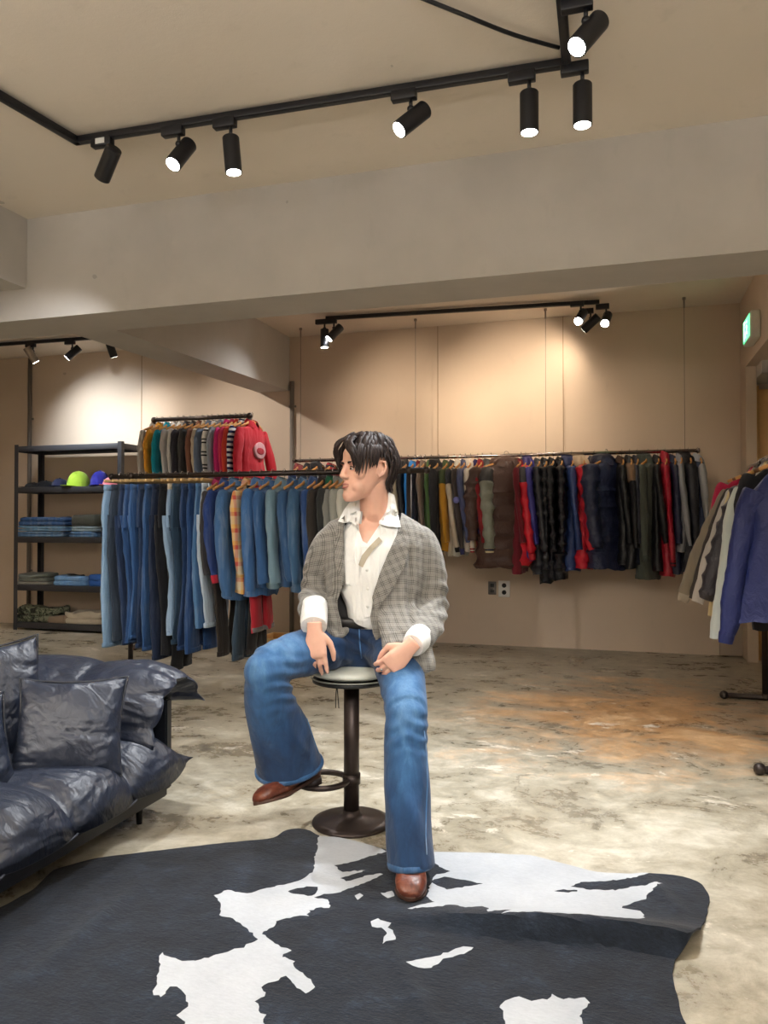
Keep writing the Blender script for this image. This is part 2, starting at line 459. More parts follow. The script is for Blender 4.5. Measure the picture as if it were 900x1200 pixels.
# pictogram: running figure and doorway in white
wm = m_emit((0.9, 1.0, 0.92), 1.5)
m = MB()
for (y0, z0, y1, z1, r_) in ((-.02, .03, -.01, -.01, .011), (-.01, -.01, .025, -.03, .008), (.025, -.03, .03, -.06, .007), (-.01, -.01, -.03, -.035, .008), (-.03, -.035, -.055, -.04, .007), (-.02, .025, -.045, .005, .006), (-.02, .025, .01, .015, .006)):
    m.tube([(-.0735, y0, z0), (-.0735, y1, z1)], [(r_, .0012), (r_, .0012)], 6, ref=(1, 0, 0))
m.ell((-.0735, -.024, .052), (.0015, .013, .013), nu=12, nv=6)
m.build('pictogram', wm, t)
m = MB(); m.box((-.0735, .10, 0), (.0015, .012, .14)); m.box((-.0735, .075, .064), (.0015, .06, .012)); m.build('pictogram_doorway', wm, t)
# ================================================================ TRACKS AND SPOTLIGHTS
BLK = m_plain((20, 20, 24), 0.38)
def rail_of(path, name, label, w_=.036, h_=.032, group=None):
    o = thing(name, label, 'track', path[0], 0, group)
    for a, b in zip(path[:-1], path[1:]):
        a, b = Vector(a), Vector(b); dv = b - a; L = dv.length; ang = math.atan2(dv.y, dv.x)
        M = Matrix.Rotation(ang, 3, 'Z')
        c = (a + b) / 2
        m = MB(); m.bbox(c, (L + w_ * .9, w_, h_), .003, M); sec = m.build('track_profile', BLK, o, world=True)
        m = MB(); m.box((c.x, c.y, c.z - h_ / 2 - .0005), (L * .98, .012, .002), M); m.build('track_slot', m_plain((60, 60, 62), 0.4, 0.6), sec, smooth=False).location = -o.location
    return o
def spotlight(mount, target, label, size=1.0, watts=60, color=COOL, angle=50, blend=0.6, group='spotlights on the ceiling tracks', lit=True, glow=18, body=BLK, white_tag=False):
    """track spotlight: adapter box, stem, yoke, cylinder can, lens, and the lamp that shines from it"""
    mount = Vector([float(a) for a in mount]); s = size
    t = thing('track_spotlight', label, 'spotlight', mount, 0, group)
    d = (Vector([float(a) for a in target]) - mount).normalized()
    MB().bbox((0, 0, -.022 * s), (.11 * s, .038 * s, .044 * s), .004).build('adapter', BLK, t)
    pv = Vector((.03 * s, 0, -.085 * s))
    MB().cyl((.03 * s, 0, -.04 * s), (.03 * s, 0, -.08 * s), .008 * s, n=10).build('stem', BLK, t)
    MB().ell(pv, (.016 * s, .016 * s, .016 * s), nu=12, nv=8).build('swivel_joint', BLK, t)
    side = d.cross(Vector((0, 0, 1)))
    side = side.normalized() if side.length > .05 else Vector((0, 1, 0))
    r = .038 * s; L = .165 * s
    up = side.cross(d); up.normalize()
    if up.z < 0: up = -up
    c0 = pv - up * (r * .95) - d * (L * .35) if d.z > -.97 else pv + Vector((0, 0, -.005))
    c1 = c0 + d * L
    m = MB(); q = d * .004
    m.tube([c0, c0 + q, c0 + q * 1.01, c1 - q, c1, c1 - d * .001, c1 - d * .02 * s], [r * .93, r, r, r, r * .99, r * .86, r * .80], 24, cap=True)
    can = m.build('can', body, t)
    m = MB(); m.tube([c1 - d * .006 * s, c1 + d * .0012 * s, c1 + d * .0016 * s], [r * .85, r * .85, r * .6], 20)
    m.build('lens', m_emit((1, .97, .93), glow) if lit else m_plain((190, 190, 190), .2), t)
    if white_tag: MB().box((0, -.0205 * s, -.022 * s), (.05 * s, .002, .026 * s)).build('white_sticker', m_plain((205, 205, 200), .6), t, smooth=False)
    if lit and watts > 0:
        ld = bpy.data.lights.new('spot_lamp', 'SPOT'); ld.energy = watts; ld.color = color
        ld.spot_size = R(angle); ld.spot_blend = blend; ld.shadow_soft_size = .03
        lo = bpy.data.objects.new('spot_lamp', ld); COL.objects.link(lo); lo.parent = t
        lo.location = c1 + d * .006
        lo.rotation_euler = d.to_track_quat('-Z', 'Y').to_euler()
    return t
TZ = CEIL - .018
def tz(px, py): return at_z(px, py, TZ - .01)
A, B_ = tz(90, 165), tz(664, 74)
front = rail_of([tz(-80, 65), A, B_, tz(653, -60)], 'lighting_track', 'long black track with a corner on the ceiling before the beam')
fy = lambda px: A + (B_ - A) * ((px - 90) / 574.0) * 1.0
def on_front(px):
    # point of the track seen at column px
    best = min((abs(450 + FPX * ((p - cC) @ cR) / ((p - cC) @ cF) - px), i) for i, p in enumerate([A + (B_ - A) * k / 400 for k in range(401)]))[1]
    q = A + (B_ - A) * best / 400; return (q[0], q[1], TZ - .016)
G1 = 'spotlights on the front ceiling track'
spotlight(on_front(120), cw(-3.6, 6.0, 0.5), 'black spotlight with white sticker beside the corner of the front track', 1.0, FRONT_W * .8, COOL, 60, .7, G1, glow=6, white_tag=True)
spotlight(on_front(203), cw(-2.2, 1.8, 0.0), 'black spotlight second from the track corner, tilted toward the sofa', 1.0, FRONT_W, COOL, 70, .8, G1)
spotlight(on_front(264), cw(-0.5, 3.4, 0.6), 'black spotlight third from the track corner, tilted toward the stool', 1.0, FRONT_W, COOL, 60, .8, G1)
spotlight(on_front(473), cw(-2.1, 2.4, 0.8), 'black spotlight tilted back along the middle of the front track', 1.0, FRONT_W, COOL, 60, .8, G1)
q = on_front(611); spotlight(q, (q[0], q[1], 0), 'black spotlight hanging straight down below the front track', 1.0, FRONT_W * 1.35, COOL, 88, .9, G1)
q = on_front(655); q = (q[0] + .06, q[1], q[2]); spotlight(q, (q[0], q[1], 0), 'black spotlight straight down at the far end of the front track', 1.0, FRONT_W * 1.15, COOL, 88, .9, G1)
q = at_z(676, -2, TZ - .02); spotlight(q, (q[0] - .45, q[1] - .45, q[2] - .75), 'glaring black spotlight turned toward the viewer above the track end', 1.0, FRONT_W * 1.3, COOL, 80, .9, G1, glow=40)
c = [at_z(490, -4, CEIL - .008), at_z(540, 16, CEIL - .03), at_z(600, 40, CEIL - .03), at_z(655, 56, CEIL - .02)]
tag(MB().tube(catmull([tuple(x) for x in c], 14), .008, 8).build('power_cable', BLK), 'black cable drooping across the ceiling to the front track', 'cable')
# rear tracks
L0, L1 = tz(-60, 408), tz(152, 393)
rail_of([L0, L1], 'lighting_track', 'short black track on the rear ceiling above the steel shelf')
def on_seg(a, b, px, dz=-.016):
    best = min((abs(450 + FPX * ((p - cC) @ cR) / ((p - cC) @ cF) - px), i) for i, p in enumerate([a + (b - a) * k / 400 for k in range(401)]))[1]
    q = a + (b - a) * best / 400; return (q[0], q[1], TZ + dz)
G2 = 'spotlights on the rear ceiling track'
q = on_seg(L0, L1, 36); spotlight(q, (q[0] + .5, BACK, 1.7), 'pale spotlight above the steel shelf, tilted toward the wall', 1.0, REAR_W * .45, (.86, .93, 1.0), 130, 1, G2, body=m_plain((150, 140, 128), .35, .6))
q = on_seg(L0, L1, 82); spotlight(q, (q[0] - .9, q[1] - .6, 1.9), 'black spotlight tilted sideways above the steel shelf', 1.0, REAR_W * .7, COOL, 100, 1, G2, glow=5)
q = on_seg(L0, L1, 130); spotlight(q, (q[0] + .25, BACK, 1.3), 'black spotlight hanging down at the end of the shelf track', 1.0, REAR_W * .5, WARM2, 130, 1, G2, glow=5)
M0, M1 = tz(384, 373), tz(700, 354)
rail_of([M0, M1], 'lighting_track', 'long black track on the rear ceiling above the coat rail')
q = on_seg(M0, M1, 368); q = (M0[0] - .06, M0[1], q[2]); spotlight(q, (q[0], q[1] + .05, 0), 'black spotlight straight down beside the sloping beam', 1.0, REAR_W * .5, WARM2, 110, 1, G2)
q = on_seg(M0, M1, 388); spotlight(q, (q[0] - .55, q[1] - .45, 2.2), 'black spotlight tilted down beside the sloping beam', 1.0, REAR_W * .5, COOL, 90, 1, G2)
q = on_seg(M0, M1, 680); spotlight((q[0] - .02, q[1] - .08, q[2]), (q[0] - .75, q[1] - 2.5, .9), 'glaring spotlight above the coat rail, the lower of two', 1.0, REAR_W * .45, COOL, 90, 1, G2, glow=60)
q = on_seg(M0, M1, 700); spotlight((q[0] + .04, q[1] + .05, q[2]), (q[0] - .4, q[1] - 2.5, .9), 'glaring spotlight above the coat rail, the upper of two', 1.0, REAR_W * .45, WARM2, 90, 1, G2, glow=60)
q = on_seg(M0, M1, 690); spotlight((q[0] - .02, q[1] + .16, q[2]), (q[0] - 1.1, BACK, 2.1), 'added black spotlight turned to the wall behind the two glaring ones', 1.0, REAR_W * .25, WARM, 150, 1, G2, glow=6)  # extra can, added to throw the glow on the wall
H0, H1 = np.array((-6.4, 5.35, TZ - .01)), np.array((.6, 5.35, TZ - .01))  # track and spots added out of view to light the back wall
rail_of([H0, H1], 'lighting_track', 'added black track hidden behind the big concrete beam')
for i, (x, tx, tzz, col_, k_, an) in enumerate(((-5.4, -5.3, 2.05, (.86, .93, 1.0), 2.0, 62), (-4.3, -3.5, 2.1, WARM2, 1.0, 62), (-2.2, -2.0, 2.2, WARM, 1.0, 62), (-1.3, -1.0, 2.25, WARM, 1.7, 62), (-.2, .0, 1.9, WARM, .3, 62))):
    spotlight((x, 5.35, TZ - .016), (tx, BACK, tzz), 'added black wall washing spotlight behind the big beam, %s along its track' % ('first', 'second', 'third', 'fourth', 'fifth')[i], 1.0, WASH_W * k_, col_, an, 1, 'added wall washing spotlights behind the beam', glow=6)
# track and spotlights added behind the camera, unseen, to brighten the room
S0, S1 = np.array((-4.4, -1.2, TZ - .01)), np.array((1.9, -1.2, TZ - .01))
rail_of([S0, S1], 'lighting_track', 'added black track across the ceiling of the shop behind the viewpoint')
for i, (sx, tx, ty, tzz, ang, k_) in enumerate(((-4.0, -2.9, 4.4, .5, 42, 1.2), (-2.6, -2.2, .9, 0, 80, .8), (-1.2, -0.9, 2.8, .85, 40, .3), (1.2, -0.8, 2.8, .75, 40, 1.0), (1.7, 0.9, .8, 0, 85, .8))):
    spotlight((sx, -1.2, TZ - .016), (tx, ty, tzz), 'added black spotlight over the shop floor behind the viewpoint, %s along its track' % ('first', 'second', 'third', 'fourth', 'fifth')[i], 1.0, SHOP_FILL_W * k_, COOL, ang, .9, 'added spotlights behind the viewpoint', glow=6)
# unseen pendant uplighters, added only to lift the ceiling brightness
for i, (x, y) in enumerate(((-3.6, -.4), (-1.3, -.4), (1.2, -.4), (-3.9, -2.4), (.2, -2.4))):
    t = thing('added_fill_lamp', 'added black pendant fill lamp shining up at the ceiling behind the viewpoint, %s of five' % ('first', 'second', 'third', 'fourth', 'fifth')[i], 'lamp', (x, y, CEIL), 0, 'added pendant fill lamps behind the viewpoint')
    MB().bbox((0, 0, -.86), (1.5, .09, .06), .006).build('lamp_body', BLK, t)
    MB().bbox((0, 0, -.829), (1.42, .06, .004), .001).build('lamp_diffuser', m_emit((1, .96, .9), 5), t)
    for sx in (-.6, .6): MB().cyl((sx, 0, -.83), (sx, 0, 0), .002, n=6).build('wire', BLK, t)
    ld = bpy.data.lights.new('fill_up_lamp', 'AREA'); ld.shape = 'RECTANGLE'; ld.size = 1.4; ld.size_y = .06; ld.energy = FILL_UP_W; ld.color = (1, .97, .93)
    lo = bpy.data.objects.new('fill_up_lamp', ld); COL.objects.link(lo); lo.parent = t; lo.location = (0, 0, -.82); lo.rotation_euler = (math.pi, 0, 0)
# ================================================================ GARMENT BUILDERS
# garments are built hanging from a rail: origin at the rail, local X = front of the garment, local Y = its width, Z down
WOOD = m_plain((206, 150, 84), 0.45, 0, 0.1, 40)
DARKWOOD = m_plain((120, 78, 44), 0.45, 0, 0.1, 40)
STEEL = m_plain((190, 190, 192), 0.25, 1.0)
def superring(cx, cy, z, rx, ry, n=28, p=2.4, dz=None):
    out = []
    for j in range(n):
        t = 2 * math.pi * j / n
        c, s = math.cos(t), math.sin(t)
        out.append((cx + rx * math.copysign(abs(c) ** (2 / p), c), cy + ry * math.copysign(abs(s) ** (2 / p), s), z + (dz(s) if dz else 0)))
    return out
def cloth(me, seed, amp=.008, quilt=0, quilt_amp=.012, zt=-.1, zb=-.8):
    """folds and quilting pushed along the normals"""
    v, n = get_vn(me)
    f = np.clip((zt - v[:, 2]) / (zt - zb), 0, 1)
    d = amp * (.35 + .9 * f) * fnoise(v * np.array([1, 1, .28]), 26, seed, 2)
    d += amp * .45 * fnoise(v, 45, seed + 7, 2)
    if quilt:
        ph = (v[:, 2] - zt) / quilt + .06 * fnoise(v, 14, seed + 3, 1)
        d += quilt_amp * (np.abs(np.sin(ph * math.pi)) ** .55 - .75)
    v = v + n * d[:, None]
    set_v(me, v)
def hanger_proto(mat, name='clothes_hanger'):
    t = thing(name, 'wooden clothes hanger', 'hanger')
    m = MB()
    p = [(-.012 * math.sin(a) , 0, -.0 + .0 - .018 + .018 * math.cos(a)) for a in np.linspace(-2.2, 2.0, 12)]
    p = [(0, .020 * math.sin(a), -.012 + .021 * math.cos(a)) for a in np.linspace(-1.9, 2.2, 14)] + [(0, 0, -.045), (0, 0, -.075)]
    m.tube(p, .0024, 6); m.build('hook', STEEL, t)
    m = MB()
    pts = [(.0, -.2, -.135), (.012, -.12, -.105), (.0, 0, -.074), (.012, .12, -.105), (.0, .2, -.135)]
    m.tube(catmull(pts, 13), [(.006, .010)] * 4 + [(.008, .014)] * 5 + [(.006, .010)] * 4, 10, ref=(0, 0, 1)); m.build('shoulder_bar', mat, t)
    return t
HANG = hanger_proto(WOOD); HANG_D = hanger_proto(DARKWOOD)
HANG_USED = {}
def put_hanger(loc, rz, label, group, dark=False):
    src = HANG_D if dark else HANG
    if dark not in HANG_USED:
        HANG_USED[dark] = 1; src.location = loc; src.rotation_euler = (0, 0, rz); src['label'] = label; src['group'] = group; return src
    return dup(src, loc, rz, label, group)

def jacket(loc, rz, label, group, body, sleeve=None, collar=None, cuff=None, hem=None, length=.70, width=.44, thick=.075, slen=.56, hood=None, quilt=0, zipm=None, seed=0, sleeve_out=.05, yoke=None, cat='jacket', name='hanging_jacket', drop=.055, hemflare=1.0, aline=False, fat=1.0, pocket=None, lift=0.0):
    t = thing(name, label, cat, loc, rz, group)
    rg = random.Random(seed * 31 + 5)
    sleeve = sleeve or body; collar = collar or body
    hw = width / 2; zt = -.085; zs = zt - drop; zh = zt - length
    # torso
    rs = []
    zl = [(zt, .30, .55), (zt - .012, .42, .7), (zt - drop * .5, .72, .85), (zs, .93, .95), (zs - .05, 1.0, 1.05), (zs - .14, .98, 1.15)]
    for z, a, b in zl: rs.append(superring(0, 0, z, thick * b * fat, hw * a, 36, 2.3))
    k = 26
    for i in range(1, k + 1):
        z = zs - .14 + (zh - (zs - .14)) * i / k
        q = i / k
        rs.append(superring(.012 * math.sin(q * 3 + seed), .006 * math.sin(q * 5 + seed), z, thick * (1.15 + .12 * q) * fat, hw * (.98 + (hemflare - 1) * q), 36, 2.3))
    z = zh + .002
    rs.append(superring(.01 * math.sin(3 + seed), 0, zh + .03, thick * 1.12 * fat, hw * .93 * hemflare, 36, 2.3))
    me = MB().rings(rs).mesh('torso'); cloth(me, seed, .012, quilt, .034, zt, zh)
    torso = link('torso', me, body, t)
    if yoke is not None:
        rs2 = [superring(0, 0, z, thick * b * fat * 1.05 + .003, hw * a * 1.01 + .003, 26, 2.3) for z, a, b in zl[:5]]
        rs2.append(superring(0, 0, zs - .13, thick * 1.12 * 1.05 * fat, hw * 1.0, 26, 2.3)); rs2.append(superring(0, 0, zs - .128, thick * 1.0 * fat, hw * .95, 26, 2.3))
        me = MB().rings(rs2, cap=False).mesh('yoke'); cloth(me, seed, .004); link('yoke', me, yoke, t)
    # sleeves
    for s in (-1, 1):
        so = sleeve_out * rg.uniform(.6, 1.3); fx = rg.uniform(.0, .06)
        e1, e2, e3 = (.12, .52, 1.0) if aline else (.35, .75, .7)
        NS = 34
        P = catmull([(0, s * hw * .86, zs - .015), (.006, s * (hw + so * e1), zs - .11), (.012 + fx * .4, s * (hw + so * e2), zs - slen * .5), (.02 + fx, s * (hw + so * e3), zs - slen)], NS)
        ra = [(.062, .060), (.068, .066), (.066, .064), (.062, .062), (.060, .06), (.058, .058), (.056, .056), (.054, .054), (.051, .052), (.049, .05), (.047, .048), (.043, .046), (.036, .042)]
        kx = thick / .075 * fat
        ra = [(a * 1.05 * fs_, b * (.80 * min(kx, 1.3)) * fs_) for a, b in catmull(ra, NS) for fs_ in (1.12 if quilt else 1.0,)]
        i0 = 0
        if yoke is not None:
            i0 = 12
            me = MB().tube(P[:i0 + 1], ra[:i0 + 1], 16, ref=(1, 0, 0), power=2.2).mesh('shoulder_panel'); cloth(me, seed + 11 + s, .008, 0, .012, zs, zs - slen)
            link('shoulder_panel', me, yoke, t)
        me = MB().tube(P[i0:], ra[i0:], 16, ref=(1, 0, 0), power=2.2).mesh('sleeve'); cloth(me, seed + 11 + s, .010, quilt * .95, .026, zs, zs - slen)
        sl = link('sleeve', me, sleeve, t, sharp=None if quilt else 40)
        if cuff is not None:
            a, b = P[-1], P[-1] + (P[-1] - P[-2]) / np.linalg.norm(P[-1] - P[-2]) * .05
            me = MB().tube([a - (b - a) * .1, a + (b - a) * .5, b], [(ra[-1][0] * 1.02, ra[-1][1] * 1.02), (ra[-1][0] * .98, ra[-1][1] * .98), (ra[-1][0] * .85, ra[-1][1] * .85)], 14, ref=(1, 0, 0)).mesh('cuff')
            link('cuff', me, cuff, sl)
    if hem is not None:
        rs = [superring(.01 * math.sin(3 + seed), 0, z, thick * 1.16 * k_ * fat, hw * .96 * hemflare * k_, 26, 2.3) for z, k_ in ((zh + .035, 1.02), (zh + .0, 1.03), (zh - .035, .97), (zh - .033, .9))]
        link('hem_band', MB().rings(rs).mesh('hem_band'), hem, t)
    # collar: a flared band that stands round the neck, open at the front
    m = MB(); n = 18; rs = []
    for z, rx, ry in ((zt - .02, thick * .74, hw * .36), (zt + .02, thick * .62 + lift * .2, hw * .31), (zt + .046 + lift, thick * .70, hw * .35), (zt + .02, thick * .86 + .008, hw * .42), (zt - .018, thick * 1.0 + .01, hw * .48)):
        rs.append([(rx * math.cos(a), ry * math.sin(a), z - .018 * math.cos(a)) for a in np.linspace(.35, 2 * math.pi - .35, n)])
    vs = [p for r in rs for p in r]; fs = [(i * n + j, i * n + j + 1, (i + 1) * n + j + 1, (i + 1) * n + j) for i in range(len(rs) - 1) for j in range(n - 1)]
    me = m.add(vs, fs).mesh('collar'); cloth(me, seed + 3, .003); link('collar', me, collar, t)
    if hood is not None:
        m = MB()
        rr = [superring(-.02 - .02 * q, 0, zt - .12 + .19 * q, thick * (.55 + .45 * math.sin(q * 2.6)), hw * (.34 + .22 * math.sin(q * 2.9)) * (1.0 if q < .99 else .3), 18, 2.1) for q in (0, .15, .35, .55, .75, .9, 1.0)]
        me = m.rings(rr).mesh('hood'); cloth(me, seed + 4, .008); link('hood', me, hood, t)
    if zipm is not None:
        m = MB(); zz = np.linspace(zt - .03, zh + .02, 8)
        m.tube([(thick * (1.12 if z < zs else .8) * fat + .005, .004 * math.sin(z * 20), z) for z in zz], [(.004, .009)] * 8, 6, ref=(0, 1, 0)); m.build('front_zip', zipm, t)
    if pocket is not None:
        for s in (-1, 1):
            MB().bbox((thick * 1.17 * fat, s * hw * .45, zs - .17), (.012, .10, .09), .004).build('pocket_flap', pocket, t)
    return t

def trousers(loc, rz, label, group, mat, seed=0, length=1.02, waist=.36, thick=.030, flare=1.0, band=None, belt_loops=True, cat='jeans', name='hanging_jeans', hemm=None, clip=True, drop=.07):
    """jeans hung by the waistband from a clip hanger: two legs side by side in one flat fold"""
    t = thing(name, label, cat, loc, rz, group)
    rg = random.Random(seed); z0 = -drop; hw = waist / 2
    rs = [superring(0, 0, z0 - .002, thick * .55, hw * .95, 24, 2.6), superring(0, 0, z0 - .045, thick * .75, hw, 24, 2.6), superring(0, 0, z0 - .15, thick * 1.1, hw * 1.1, 24, 2.6), superring(0, 0, z0 - .25, thick * 1.15, hw * 1.12, 24, 2.6), superring(0, 0, z0 - .31, thick * .9, hw * 1.08, 24, 2.6)]
    me = MB().rings(rs).mesh('seat'); cloth(me, seed, .005, zt=z0, zb=z0 - .4); link('seat', me, mat, t)
    for s in (-1, 1):
        n = 26; P = []; ra = []
        for i in range(n):
            q = i / (n - 1)
            P.append((.010 * s * (1 - q) + .014 * math.sin(q * 4 + seed + s), s * hw * (.56 - .05 * q) + .012 * math.sin(q * 3 + seed), z0 - .22 - (length - .22) * q))
            wleg = hw * (.56 - .14 * min(1, q * 2) + (.14 * flare * max(0, q - .5) * 2))
            ra.append((wleg, thick * (.95 - .1 * q)))
        me = MB().tube(P, ra, 16, ref=(1, 0, 0), power=2.3).mesh('trouser_leg'); cloth(me, seed + 5 + s, .010, zt=z0 - .2, zb=z0 - length)
        lg = link('trouser_leg', me, mat, t)
        a = Vector(P[-1]); b = a + Vector((0, 0, -.004))
        hb = MB().tube([a + Vector((0, 0, .028)), a + Vector((0, 0, .026)), b], [(ra[-1][0] * 1.0, ra[-1][1] * .9), (ra[-1][0] * 1.03, ra[-1][1] * 1.08), (ra[-1][0] * 1.03, ra[-1][1] * 1.08)], 16, ref=(1, 0, 0), power=2.3)
        hb.build('hem', hemm or mat, lg)
    wb = MB().rings([superring(0, 0, z, thick * k, hw * (1.02 if k < .9 else 1.03), 24, 2.6) for z, k in ((z0 + .002, .5), (z0 + .001, .72), (z0 - .038, .86), (z0 - .04, .6))])
    wbo = wb.build('waistband', band or mat, t)
    if belt_loops:
        for y in (-.7, -.2, .3, .8):
            MB().box((thick * .92, hw * y, z0 - .02), (.006, .012, .05)).build('belt_loop', band or mat, wbo, smooth=False)
    return t
def clip_hanger(name='clip_hanger'):
    t = thing(name, 'wooden clip hanger', 'hanger')
    m = MB(); p = [(0, .020 * math.sin(a), -.012 + .021 * math.cos(a)) for a in np.linspace(-1.9, 2.2, 14)] + [(0, 0, -.04), (0, 0, -.052)]
    m.tube(p, .0024, 6); m.build('hook', STEEL, t)
    MB().bbox((0, 0, -.062), (.018, .38, .022), .005).build('clamp_bar', m_plain((214, 178, 120), .45), t)
    return t
CLIP = clip_hanger(); CLIP_USED = []
def put_clip(loc, rz, label, group):
    if not CLIP_USED:
        CLIP_USED.append(1); CLIP.location = loc; CLIP.rotation_euler = (0, 0, rz); CLIP['label'] = label; CLIP['group'] = group; return CLIP
    return dup(CLIP, loc, rz, label, group)
PIPE = m_plain((74, 66, 62), 0.42, 0.75, 0.1, 30)
def fitting(parent, p, r=.024, name='pipe_elbow'):
    p = Vector([float(a) for a in p])
    MB().ell(p, (r, r, r), nu=14, nv=10).build(name, PIPE, parent, world=True)
# ================================================================ DENIM RACK
RY = 4.93; RZ = 1.473
xa = at_y(131, 558, RY)[0]; xb = float(at_y(500, 558, RY)[0])
px_x = lambda px, y, z=1.4: float(at_y(px, 600, y)[0])
rk = thing('clothes_rack', 'low dark iron pipe rack filled with jeans and denim jackets', 'rack', (xa, RY, 0))
m = MB(); m.cyl((xa, RY, RZ), (xb, RY, RZ), .019, n=14); m.build('rail', PIPE, rk, world=True)
PX0 = float(at_z(152, 792, 0)[0])
for x in (PX0, xb - .12):
    MB().cyl((x, RY, .03), (x, RY, RZ), .018, n=12).build('upright', PIPE, rk, world=True)
    MB().cyl((x, RY - .28, .024), (x, RY + .28, .024), .018, n=12).build('foot_bar', PIPE, rk, world=True)
    for y in (RY - .28, RY + .28): fitting(rk, (x, y, .026), .026, 'foot_cap')
    fitting(rk, (x, RY, .03), .026, 'pipe_tee'); fitting(rk, (x, RY, RZ), .027, 'pipe_tee')
for x in (xa, xb): fitting(rk, (x, RY, RZ), .024, 'pipe_cap')
GJ = 'jeans on the low pipe rack'; GD = 'jackets on the low pipe rack'; GH = 'wooden hangers on the low pipe rack'; GC = 'clip hangers on the low pipe rack'
rg = random.Random(4)
D = m_denim
jeans = [  # column in the photo, material, colour words, flare, length, thickness
    (130, D((142, 178, 214), .5), 'pale sky blue jeans at the outer end of the low rack', .4, 1.17, .030),
    (139, D((52, 66, 84), .1), 'charcoal blue straight jeans next to the pale end pair', .3, 1.12, .024),
    (146, D((30, 54, 92), .15), 'deep navy jeans third from the rack end', .3, 1.15, .026),
    (153, D((44, 84, 138), .3), 'mid blue jeans with worn seams fourth from the rack end', .3, 1.13, .026),
    (160, D((54, 100, 160), .35), 'bright mid blue jeans fifth from the rack end', .4, 1.1, .026),
    (167, D((36, 60, 98), .2), 'dark indigo jeans sixth from the rack end', .3, 1.16, .026),
    (175, D((46, 88, 142), .3), 'faded indigo jeans seventh from the rack end', .5, 1.18, .028),
    (184, D((22, 40, 72), .12), 'very dark wide jeans hanging lowest among the blue pairs', .7, 1.24, .03),
    (193, m_fabric((22, 24, 32)), 'black trousers between dark and pale blue jeans', .4, 1.2, .026),
    (201, D((150, 180, 214), .5), 'light blue flared jeans with cream waistband', 1.5, 1.06, .034),
    (209, D((46, 74, 100), .2), 'teal grey jeans beside the pale flared pair', .4, 1.12, .026),
    (216, D((30, 62, 108), .2), 'dark blue bootcut jeans with deep turned hem', .9, 1.16, .03),
    (225, D((34, 74, 128), .25), 'royal indigo jeans with frayed waistband', .6, 1.18, .028),
    (233, D((74, 120, 168), .4), 'stone washed jeans before the white pair', .4, 1.0, .026),
    (240, D((196, 214, 232), .5), 'icy white blue jeans hanging straight', .3, 1.0, .026)]
for i, (px, mt, lb, fl, ln, th) in enumerate(jeans):
    x = px_x(px + 12, RY); y = RY + rg.uniform(-.012, .012)
    trousers((x, y, RZ), rg.uniform(-.05, .05), lb, GJ, mt, i + 3, ln, .37 + rg.uniform(-.02, .02), th, fl, band=(m_fabric((222, 206, 178)) if 'cream' in lb else None))
    put_clip((x, y, RZ + .019), 0, 'pale clip hanger gripping the ' + ' '.join(lb.split()[:8]), GC)
jk = [
    (251, m_fabric((58, 56, 58)), dict(length=.6, thick=.05, collar=m_fabric((168, 40, 92))), 'charcoal jacket with a magenta collar after the jeans'),
    (261, D((26, 58, 122), .15), dict(length=.62, thick=.052, cuff=m_fabric((172, 26, 50)), sleeve_out=.14), 'dark blue denim jacket with red turned cuff'),
    (272, D((62, 104, 152), .35), dict(length=.78, thick=.07, slen=.7, sleeve_out=.10), 'large mid blue denim jacket with long sleeve'),
    (286, m_plaid((206, 190, 160), (190, 80, 70), (222, 176, 96)), dict(length=.74, thick=.055), 'cream, red and yellow checked shirt between denim jackets'),
    (298, D((58, 104, 158), .35), dict(length=.76, thick=.068, slen=.66, sleeve_out=.09), 'blue denim jacket beside the checked shirt'),
    (312, D((50, 92, 142), .3), dict(length=.7, thick=.06, slen=.6), 'second blue denim jacket after the checked shirt'),
    (326, D((110, 140, 156), .3), dict(length=.7, thick=.06, slen=.6), 'sage green faded denim jacket'),
    (340, D((44, 82, 124), .25), dict(length=.68, thick=.062, slen=.58), 'blue denim jacket after the sage one'),
    (352, D((54, 92, 128), .3), dict(length=.72, thick=.062, slen=.6), 'teal tinted denim jacket with darker denim behind'),
    (364, D((34, 68, 120), .2), dict(length=.76, thick=.062, slen=.62), 'dark indigo denim jacket last of the blue ones'),
    (375, m_fabric((44, 38, 34)), dict(length=.74, thick=.05, slen=.62), 'dark brown jacket after the denim jackets'),
    (383, m_fabric((38, 40, 40)), dict(length=.72, thick=.05, collar=m_fabric((18, 92, 62))), 'black jacket with a green collar lining'),
    (391, m_fabric((126, 126, 120)), dict(length=.7, thick=.05), 'mid grey jacket close behind the seated man'),
    (399, m_fabric((150, 150, 142)), dict(length=.7, thick=.05), 'light grey jacket close behind the seated man'),
    (408, m_fabric((196, 194, 182)), dict(length=.7, thick=.05), 'off white jacket mostly hidden by the seated man')]
for i, (px, mt, kw, lb) in enumerate(jk):
    x = px_x(px + 8, RY); y = RY + rg.uniform(-.015, .015); rz = rg.uniform(-.06, .06)
    kw = dict(dict(width=.42, slen=.56), **kw)
    jacket((x, y, RZ), rz, lb, GD, mt, seed=i + 40, **kw)
    put_hanger((x, y, RZ + .019), rz, 'wooden hanger holding the ' + ' '.join(lb.split()[:10]), GH)
for i, (px, mt, lb, ln) in enumerate(((258, m_fabric((44, 36, 30)), 'dark brown corduroy trousers hanging below the denim jackets', 1.18), (205, m_fabric((16, 16, 18)), 'black trousers hanging low under the pale flared jeans', 1.3), (294, m_fabric((24, 20, 20)), 'black trousers hanging lower under the checked shirt', 1.15), (281, D((52, 72, 90), .2), 'grey blue jeans hanging under the large denim jacket', 1.2))):
    x = px_x(px + 6, RY)
    trousers((x, RY + .02, RZ), .05, lb, GJ, mt, 80 + i, ln, .34, .026, .4, cat='trousers', name='hanging_trousers', drop=.09)
